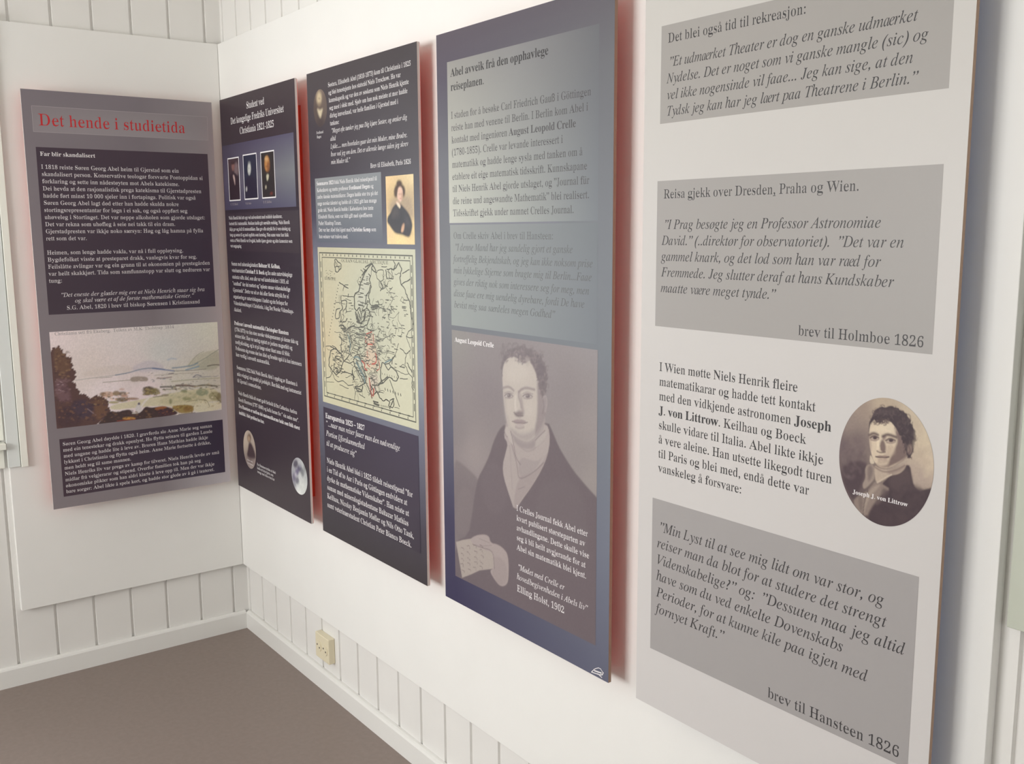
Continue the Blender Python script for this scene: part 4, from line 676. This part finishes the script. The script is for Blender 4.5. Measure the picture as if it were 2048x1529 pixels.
r = p4.rect((899.9, 450), None, None, (903.5, 650.5)); p4.grad('text_box', r[0], uR, r[2], r[3], [(0, [(0, C(142, 147, 144)), (1, C(140, 143, 141))]), (1, [(0, C(116, 121, 128)), (1, C(110, 115, 120))])])
p4.text('text_block', INK4B, 'r', (906.9, 477.8), (906.9, 477.8), [('Om Crelle skriv Abel i brev til Hansteen:', 1107)])
p4.text('quotation', INK4B, 'i', (907, 501), (908.4, 615.4), [('"I denne Mand har jeg sandelig gjort et ganske', 1145.5, 910), ('fortreffelig Bekjendtskab, og jeg kan ikke noksom prise', 1185.6), ('min lykkelige Stjerne som bragte mig til Berlin...Faae', 1183.6), ('gives der riktig nok som interessere seg for meg, men', 1178.4), ('disse faae ere mig uendelig dyrebare, fordi De have', 1169.2), ('bevist mig saa særdeles megen Godhed"', 1109.4)])
r = p4.rect((904, 663.6), (1194, 695.7), (1193, 1291), (910.8, 1153.4)); q = Picture(p4, r, n=(210, 290)).view(860, 640, 2.065); q.soft = .8
q.wash([((100, 60), K(132, 128, 124)), ((250, 100), K(130, 122, 123)), ((690, 120), K(142, 136, 138)), ((240, 300), K(128, 119, 122)), ((560, 300), K(136, 128, 130)), ((680, 450), K(146, 138, 138)), ((680, 680), K(148, 140, 138)), ((180, 560), K(144, 134, 134)), ((110, 450), K(128, 120, 122)), ((130, 800), K(112, 102, 106)), ((600, 560), K(140, 132, 132))])
q.poly([(95, 575), (130, 590), (215, 670), (190, 720), (165, 900), (100, 900)], K(112, 102, 106), 7, .8); q.poly([(110, 700), (180, 690), (170, 880), (105, 900)], K(122, 112, 114), 9, .5)
q.poly([(310, 430), (285, 455), (262, 505), (246, 560), (222, 612), (200, 650), (186, 715), (175, 800), (160, 890), (105, 915), (104, 1090), (105, 1200), (400, 1420), (760, 1480), (740, 790), (690, 735), (640, 680), (592, 622), (556, 565), (530, 520), (508, 465), (486, 418)], K(99, 88, 94), 3.5, 1, 1)
q.poly([(420, 700), (560, 640), (640, 720), (660, 1000), (480, 1000)], K(104, 94, 99), 16, .6); q.poly([(246, 560), (300, 620), (330, 760), (260, 820), (200, 700)], K(104, 93, 99), 14, .7)
q.poly([(316, 440), (304, 482), (322, 510), (314, 545), (300, 600), (304, 650), (326, 720), (350, 792), (378, 748), (420, 690), (462, 620), (486, 560), (496, 500), (490, 440), (470, 430)], K(168, 157, 154), 2, 1, 1)
q.poly([(370, 640), (420, 640), (460, 600), (490, 540), (470, 600), (420, 690), (372, 750), (352, 790), (345, 740)], K(154, 142, 141), 4, .8); q.poly([(365, 560), (440, 590), (470, 560), (430, 630), (368, 665)], K(152, 142, 142), 4, .7)
q.line([(325, 470), (350, 560), (362, 610), (366, 665), (430, 630), (470, 590)], 3, K(128, 116, 118), .8); q.line([(345, 480), (400, 560), (470, 500)], 3, K(146, 136, 136), .6); q.line([(366, 700), (390, 690)], 2, K(128, 116, 118), .7); q.line([(330, 520), (340, 700)], 3, K(150, 140, 140), .6)
q.view(930, 680, 6.115)
HAIR = [(455, 460), (440, 330), (462, 220), (520, 130), (600, 95), (690, 70), (780, 110), (880, 150), (960, 260), (1000, 400), (1006, 540), (985, 660), (940, 720), (905, 600), (890, 470), (862, 380), (820, 290), (790, 240), (740, 290), (690, 260), (640, 210), (570, 200), (505, 235), (470, 320)]
q.poly([(510, 960), (480, 1150), (520, 1190), (700, 1330), (860, 1340), (1000, 1000), (940, 850)], K(160, 150, 148), 4)
q.poly([(520, 220), (470, 300), (456, 420), (462, 560), (470, 720), (490, 870), (510, 1000), (540, 1090), (600, 1170), (690, 1230), (770, 1250), (840, 1210), (890, 1130), (940, 1010), (965, 860), (955, 700), (920, 500), (880, 380), (830, 250), (700, 170)], K(186, 176, 168), 2.5)
q.poly([(880, 470), (930, 560), (960, 700), (1000, 690), (1012, 850), (960, 1010), (900, 1130), (850, 1190), (856, 1080), (880, 960), (888, 800), (885, 640)], K(140, 129, 130), 7, .95); q.poly([(540, 1060), (640, 1130), (760, 1150), (860, 1080), (850, 1200), (770, 1250), (680, 1230), (590, 1160)], K(156, 146, 145), 9, .8)
q.poly([(470, 600), (478, 900), (520, 1060), (560, 1060), (510, 860), (500, 640)], K(168, 158, 154), 8, .6); q.ell(640, 400, 140, 130, K(194, 185, 176), 22, .7); q.ell(790, 860, 60, 90, K(192, 183, 175), 14, .6); q.ell(530, 850, 30, 70, K(190, 180, 172), 10, .5)
q.poly(spiky(HAIR, 16, 26, 0, 14), K(112, 101, 105), 3.2, 1, 1); q.curls(HAIR, 130, [K(96, 86, 92), K(128, 117, 119), K(104, 94, 98), K(138, 127, 127)], 30, 3.2, .6, 4); q.curls([(480, 60), (700, 40), (900, 90), (1010, 250), (1010, 420), (960, 260), (860, 130), (700, 80), (540, 130), (440, 230), (430, 150)], 46, [K(114, 104, 107), K(122, 112, 114)], 28, 3.6, .6, 9); q.curls([(560, 180), (700, 180), (760, 230), (740, 310), (660, 270), (560, 220)], 26, [K(108, 98, 101), K(150, 140, 137), K(124, 113, 115)], 26, 3.2, .8, 6); q.poly([(740, 200), (800, 220), (790, 300), (750, 330)], K(168, 158, 152), 7, .6); q.poly([(880, 200), (950, 280), (980, 420), (920, 480), (880, 350)], K(100, 90, 97), 8, .6)
q.ell(975, 780, 30, 100, K(150, 139, 140), 5, .8); q.line([(960, 700), (995, 680), (1005, 780), (985, 880)], 3, K(166, 156, 154), .6); q.line([(955, 740), (970, 820), (950, 900)], 4, K(118, 107, 111), .6)
q.line([(468, 590), (520, 572), (560, 585), (595, 620)], 5.5, K(140, 128, 128), .8); q.line([(660, 640), (690, 605), (750, 585), (850, 610)], 5.5, K(136, 124, 125), .8)
q.line([(660, 640), (655, 700), (680, 760), (690, 830)], 6, K(140, 128, 129), .7); q.poly([(672, 640), (700, 700), (715, 830), (730, 890), (700, 940), (690, 840)], K(150, 139, 138), 7, .8)
q.ell(660, 905, 52, 38, K(122, 110, 112), 7, .9); q.line([(600, 890), (640, 935), (710, 930)], 3.5, K(104, 93, 97), .7); q.line([(620, 690), (615, 790), (620, 860)], 6, K(204, 195, 186), .8); q.ell(630, 850, 22, 26, K(196, 187, 180), 6, .6)
for ex, ey, k in ((535, 684, 1), (765, 690, 1.15)):
    q.ell(ex, ey, 46*k, 26, K(180, 171, 168), 3, .9); q.ell(ex+4, ey, 24*k, 24, K(104, 94, 98), 2.5, .9); q.ell(ex-4, ey-8, 6, 6, K(176, 168, 164), 1.5, .8); q.line([(ex-50*k, ey+2), (ex-20*k, ey-28), (ex+25*k, ey-26), (ex+52*k, ey+6)], 2.8, K(116, 105, 108), .85); q.line([(ex-40*k, ey+22), (ex, ey+34), (ex+46*k, ey+20)], 2.6, K(142, 130, 130), .8); q.line([(ex-50*k, ey-30), (ex, ey-56), (ex+56*k, ey-26)], 3, K(150, 139, 138), .7)
q.poly([(575, 995), (640, 968), (672, 980), (700, 972), (765, 1008), (700, 1030), (640, 1030)], K(146, 131, 132), 3, .9); q.line([(578, 998), (630, 1020), (675, 1015), (710, 1026), (765, 1010)], 2.4, K(118, 105, 108), .85); q.ell(672, 1046, 56, 18, K(172, 158, 156), 4, .8); q.line([(620, 1068), (670, 1088), (720, 1070)], 5, K(150, 138, 137), .7); q.ell(690, 1130, 50, 28, K(180, 170, 165), 9, .5); q.line([(672, 950), (672, 975)], 4, K(160, 149, 147), .7)
q.poly([(480, 1110), (520, 1040), (560, 1130), (600, 1250), (580, 1300), (520, 1180)], K(182, 172, 167), 3, .8); q.poly([(860, 1230), (980, 1110), (1010, 1050), (1000, 1200), (860, 1340)], K(172, 162, 158), 3, .9); q.poly([(560, 1130), (640, 1220), (760, 1280), (860, 1220), (860, 1330), (740, 1340), (640, 1300)], K(140, 130, 131), 6, .6); q.line([(860, 1230), (980, 1110)], 2.5, K(132, 121, 122), .8); q.line([(560, 1120), (600, 1300), (620, 1440), (680, 1529)], 2.6, K(118, 106, 109), .8); q.line([(480, 1110), (500, 1180), (520, 1190)], 2.5, K(130, 119, 121), .7)
q.view(890, 900, 4.497)
q.poly([(100, 830), (160, 812), (240, 800), (310, 800), (395, 850), (430, 920), (445, 1070), (312, 1086), (240, 1120), (155, 1152)], K(168, 157, 150), 2, 1, 0)
q.poly([(225, 800), (300, 762), (395, 766), (410, 840), (470, 850), (525, 885), (572, 950), (574, 1170), (550, 1222), (500, 1232), (450, 1175), (400, 1090), (442, 1066), (430, 925), (380, 910), (300, 880), (250, 850)], K(164, 151, 149), 2.5); q.poly([(440, 960), (500, 960), (560, 1050), (560, 1190), (500, 1228), (450, 1170), (420, 1100), (445, 1070)], K(152, 139, 138), 6, .6); q.line([(250, 850), (330, 880), (420, 905), (440, 960), (445, 1070)], 2.2, K(118, 106, 106), .8); q.line([(310, 800), (400, 840)], 2, K(140, 128, 128), .7); q.line([(300, 870), (420, 860)], 2, K(136, 124, 124), .6)
rs = random.Random(11)
for col_ in range(4):
    for row in range(5):
        x, y = 145+col_*58+rs.uniform(-6, 6), 880+row*48-col_*8+rs.uniform(-6, 6); q.line([(x, y), (x+14+rs.uniform(0, 14), y+10+rs.uniform(-16, 16)), (x+24, y+26)], 1.8, K(108, 96, 98), .8, 1)
q.c = q.c*.84+np.array(K(138, 128, 128))*.16
q.grain(.035, .003).done('portrait_picture', 'large faded grey portrait of a man in a dark coat holding a paper')
p4.text('picture_caption', M['inkwhite'], 'b', (909.8, 683.6), (909.8, 683.6), [('August Leopold Crelle', 987.9)])
p4.text('text_block', M['inkwhite'], 'r', (1033.2, 1021.4), (1033.6, 1099.6), [('I Crelles Journal fekk Abel etter', 1175.7), ('kvart publisert størsteparten av', 1170.6), ('avhandlingane. Dette skulle vise', 1178.6), ('seg å bli heilt avgjerande for at', 1171.3), ('Abel sin matematikk blei kjent.', 1172.9)])
p4.text('quotation', M['inkwhite'], 'i', (1034, 1138.5), (1034, 1158.4), [('"Mødet med Crelle er', 1129, 1036), ('hovedbegivenheden i Abels liv"', 1175)])
p4.text('attribution', M['inkwhite'], 'r', (1034.2, 1182.6), (1034.2, 1182.6), [('Elling Holst, 1902', 1129)])
lg = ribbons(p4, 'emblem', [([(1183, 1345), (1190, 1338), (1200, 1336), (1206, 1346)], 1.6), ([(1184, 1345), (1204, 1352), (1207, 1346)], 2), ([(1189, 1342), (1203, 1347)], 3), ([(1196, 1348), (1204, 1356)], 2)], M['inkwhite'], p4.root, (0, 0, 1))

# ================================================================== panel 5, nearest
W5 = [(0, (.60, .575, .565)), (.5, (.58, .555, .54)), (1, (.56, .54, .51))]
p5 = panel('large white panel with grey text boxes and a brown oval portrait, nearest the camera', 2.2429, 'right', [(0, W5), (1, W5)], 'blue', 'edgebrown')
GB = lambda a: [(0, [(0, a), (1, a)]), (1, [(0, a), (1, a)])]
INK5 = M['inkdark']
ra = p5.rect((1323.8, 52.6), None, (1898, 175), (1319.7, 249.5)); p5.grad('text_box', *ra[:4], GB(C(160, 156, 152)))
p5.text('text_block', INK5, 'r', (1335.7, 86), (1335.7, 86), [('Det blei også tid til rekreasjon:', 1613)])
p5.text('quotation', INK5, 'i', (1333.6, 134.3), (1333, 232), [('"Et udmærket Theater er dog en ganske udmærket', 1835, 1338), ('Nydelse. Det er noget som vi ganske mangle (sic) og', 1857), ('vel ikke nogensinde vil faae... Jeg kan sige, at den', 1826), ('Tydsk jeg kan har jeg lært paa Theatrene i Berlin."', 1834)])
rb = p5.rect((1316.5, 364.9), (1887.8, 325), (1865, 706), (1309, 654.7)); p5.grad('text_box', *rb, GB(C(160, 156, 153)))
p5.text('text_block', INK5, 'r', (1327.2, 397.4), (1327.2, 397.4), [('Reisa gjekk over Dresden~, Praha og Wien.', 1719)])
p5.text('quotation', INK5, 'i', (1323.8, 458.4), (1321.5, 584.3), [('"I Prag besøgte jeg en Professor Astronomiae', 1762, 1328), ('David." (..direktør for observatoriet).  "Det var en', 1807.7), ('gammel knark, og det lod som han var ræd for', 1761), ('Fremmede. Jeg slutter deraf at hans Kundskaber', 1787), ('maatte være meget tynde."', 1550)])
p5.text('attribution', INK5, 'r', (1596, 670.8), (1596, 670.8), [('brev til Holmboe 1826', 1848)])
p5.text('text_block', INK5, 'r', (1318.6, 742), (1316, 943.5), [('I Wien møtte Niels Henrik fleire', 1595.4), ('matematikarar og hadde tett kontakt', 1631), ('med den vidkjende astronomen *Joseph*', 1662.7), ('*J. von Littrow*. Keilhau og Boeck', 1611.5), ('skulle vidare til Italia. Abel likte ikkje', 1646.6), ('å vere aleine. Han utsette likegodt turen', 1663.8), ('til Paris og blei med, endå dette var', 1617.8), ('vanskeleg å forsvare:', 1483.8)])
rc = p5.rect((1304.4, 995), (1838, 1155), None, (1301.5, 1297)); rc = (rc[0], p5.at(1838, 1155)[0], rc[2], rc[3]); p5.grad('text_box', *rc, GB(C(160, 156, 155)))
p5.text('quotation', INK5, 'i', (1314, 1061.5), (1312, 1225), [('"Min Lyst til at see mig lidt om var stor, og', 1767.9, 1318.5), ('reiser man da blot for at studere det strengt', 1771.9), ('Videnskabelige?" og:  "Dessuten maa jeg altid', 1809.3), ('have som du ved enkelte Dovenskabs', 1685.7), ('Perioder, for at kunne kile paa igjen med', 1734.5), ('fornyet Kraft."', 1447)])
p5.text('attribution', INK5, 'r', (1535, 1394.7), (1535, 1394.7), [('brev til Hansteen 1826', 1798.9)])
q = oval(p5, (1679, 905), (1867.6, 945), (1764, 795), (1783, 1056.4), (96, 240)).view(1660, 780, 5.274); q.soft = .62
q.wash([((200, 300), K(140, 124, 116)), ((300, 180), K(150, 132, 120)), ((550, 110), K(176, 158, 138)), ((130, 600), K(106, 90, 92)), ((300, 550), K(116, 100, 98)), ((250, 900), K(76, 60, 66)), ((900, 250), K(190, 174, 152)), ((1000, 500), K(198, 182, 158)), ((1050, 750), K(194, 176, 156)), ((950, 900), K(172, 154, 142)), ((900, 1250), K(70, 56, 62)), ((400, 1300), K(90, 74, 74))])
q.poly([(130, 780), (300, 740), (400, 780), (360, 900), (300, 1100), (240, 1180), (140, 980)], K(74, 58, 64), 6, .9)
q.poly([(800, 790), (848, 800), (862, 900), (884, 1010), (940, 1068), (1010, 1050), (1100, 1030), (1080, 1250), (860, 1420), (640, 1470), (430, 1410), (400, 1340), (470, 1210), (560, 1090), (540, 1000), (640, 900), (700, 890)], K(70, 55, 60), 2.5, 1, 1)
q.poly([(640, 900), (780, 830), (850, 860), (870, 1000), (760, 1100), (620, 1020)], K(84, 68, 70), 8, .7); q.poly([(500, 1080), (640, 1040), (560, 1160), (470, 1230)], K(112, 96, 92), 6, .7)
q.poly([(480, 960), (430, 1030), (380, 1080), (300, 1120), (240, 1180), (300, 1290), (390, 1345), (430, 1250), (480, 1180), (560, 1090), (640, 1050), (560, 1000)], K(136, 120, 112), 3, 1, 1); q.poly([(430, 1040), (540, 990), (500, 1050), (420, 1120), (380, 1240), (350, 1330), (350, 1200)], K(164, 147, 134), 4, .8); q.poly([(290, 1130), (340, 1110), (350, 1250), (320, 1290)], K(112, 96, 92), 4, .7); q.line([(400, 1060), (360, 1200), (350, 1320)], 2, K(86, 70, 70), .7)
q.poly([(368, 840), (395, 785), (470, 790), (475, 930), (440, 980), (360, 1060), (340, 1000), (380, 930)], K(150, 134, 124), 2.5); q.poly([(395, 800), (450, 800), (455, 900), (400, 990)], K(108, 92, 90), 5, .7)
q.poly([(465, 790), (520, 830), (620, 850), (740, 810), (805, 770), (795, 830), (730, 890), (640, 900), (570, 950), (500, 990), (475, 940)], K(178, 160, 144), 2.5); q.poly([(600, 850), (740, 810), (800, 775), (790, 840), (680, 900), (620, 900)], K(140, 122, 114), 5, .75); q.line([(480, 820), (560, 870), (680, 860), (790, 800)], 2.5, K(124, 106, 100), .7); q.line([(500, 980), (580, 930), (650, 895)], 2, K(196, 180, 162), .7)
q.poly([(422, 690), (440, 700), (480, 780), (420, 785)], K(198, 182, 162), 2)
FACE = [(428, 340), (415, 440), (418, 560), (432, 650), (450, 720), (480, 775), (530, 822), (600, 832), (680, 800), (770, 740), (830, 660), (800, 540), (740, 440), (690, 350), (600, 310), (500, 320)]
q.poly(FACE, K(204, 186, 164), 1.5)
q.poly([(690, 420), (760, 480), (830, 600), (840, 680), (770, 745), (660, 800), (600, 826), (620, 760), (650, 680), (690, 610), (716, 540)], K(108, 88, 86), 5, .95); q.poly([(610, 580), (680, 600), (650, 690), (600, 760), (560, 700), (600, 650)], K(172, 152, 136), 6, .7); q.poly([(480, 770), (540, 800), (640, 780), (600, 832), (530, 824)], K(134, 114, 106), 5, .85)
q.poly([(520, 380), (640, 350), (700, 420), (640, 460), (540, 450), (440, 450), (440, 390)], K(214, 198, 174), 6, .7); q.poly([(418, 470), (440, 560), (440, 660), (424, 600)], K(160, 140, 128), 4, .7)
q.poly([(545, 520), (580, 545), (596, 630), (570, 670), (530, 640), (520, 600)], K(112, 92, 88), 4, .95); q.line([(512, 470), (508, 560), (505, 620)], 4, K(222, 206, 182), .8); q.ell(512, 615, 18, 18, K(210, 192, 170), 4, .7); q.line([(500, 648), (535, 666), (582, 656)], 2.4, K(96, 78, 76), .75); q.ell(520, 640, 16, 12, K(196, 176, 156), 3, .6)
q.poly([(560, 480), (600, 490), (580, 540), (552, 530)], K(128, 108, 102), 4, .8)
for ex, ey, k in ((470, 508, 1), (640, 536, 1.1)):
    q.ell(ex, ey, 40*k, 20, K(168, 150, 138), 2.5, .8); q.ell(ex+6, ey-2, 22*k, 19, K(66, 50, 56), 2); q.line([(ex-44*k, ey), (ex-8, ey-26), (ex+44*k, ey-2)], 2.6, K(84, 66, 68), .9); q.line([(ex-36*k, ey+20), (ex+8, ey+30), (ex+44*k, ey+14)], 2.4, K(140, 120, 112), .8)
q.line([(420, 478), (460, 456), (506, 476)], 4.5, K(92, 74, 74), .9); q.line([(560, 492), (610, 468), (700, 500)], 4.5, K(84, 66, 68), .9)
q.poly([(488, 704), (525, 688), (550, 694), (580, 690), (622, 706), (575, 716), (530, 716)], K(140, 116, 108), 2.4, .85); q.line([(486, 706), (525, 714), (552, 712), (580, 718), (622, 708)], 2.2, K(84, 66, 68), .95); q.ell(552, 734, 46, 15, K(160, 136, 124), 4, .75); q.ell(556, 732, 20, 7, K(184, 162, 146), 3, .6); q.line([(520, 762), (560, 768), (600, 756)], 5, K(150, 128, 118), .5); q.ell(540, 792, 30, 16, K(188, 168, 150), 6, .6)
q.ell(645, 640, 40, 50, K(190, 170, 150), 7, .7); q.poly([(700, 360), (760, 470), (800, 590), (770, 600), (720, 500), (680, 420)], K(120, 100, 96), 6, .8)
HAIR5 = [(412, 440), (420, 340), (460, 250), (470, 215), (530, 180), (590, 185), (640, 170), (700, 185), (740, 215), (790, 240), (840, 300), (855, 350), (890, 420), (915, 510), (892, 560), (880, 650), (855, 700), (870, 735), (820, 720), (800, 640), (770, 560), (740, 480), (700, 400), (650, 340), (590, 310), (545, 345), (515, 340), (500, 350), (470, 310), (435, 350)]
q.poly(spiky(HAIR5, 11, 20, 2, 21), K(62, 47, 53), 1.6, 1, 0); q.curls(HAIR5, 120, [K(84, 68, 70), K(50, 38, 44), K(96, 78, 78), K(56, 42, 48)], 26, 1.7, .6, 3); q.curls([(430, 350), (520, 330), (600, 310), (680, 380), (640, 350), (540, 350), (480, 360)], 22, [K(66, 50, 54), K(92, 74, 72)], 22, 1.8, .8, 5)
q.poly([(520, 290), (560, 280), (550, 345), (510, 350)], K(70, 54, 56), 2, .9); q.poly([(480, 230), (600, 200), (700, 220), (640, 260), (520, 260)], K(84, 68, 70), 8, .6); q.ell(842, 630, 26, 52, K(134, 114, 106), 4, .9); q.line([(835, 600), (850, 640), (835, 670)], 2.2, K(92, 74, 74), .7); q.curls([(120, 600), (300, 500), (400, 760), (250, 900), (150, 880)], 60, [K(112, 96, 96), K(88, 72, 76)], 40, 5, .35, 8); q.curls([(900, 300), (1080, 600), (1080, 900), (920, 900), (900, 560)], 50, [K(206, 190, 166), K(178, 160, 142)], 40, 6, .3, 12); q.curls([(560, 1080), (860, 1020), (1060, 1080), (900, 1380), (500, 1380)], 60, [K(78, 62, 66), K(62, 48, 54)], 46, 6, .45, 14)
q.grain(.05, .003).done('portrait_picture', 'brown oval portrait of a dark-haired man in a high collar')
p5.text('picture_caption', M['inkwhite'], 'b', (1705.5, 987.8), (1705.5, 987.8), [('Joseph J. von Littrow', 1815.5)])
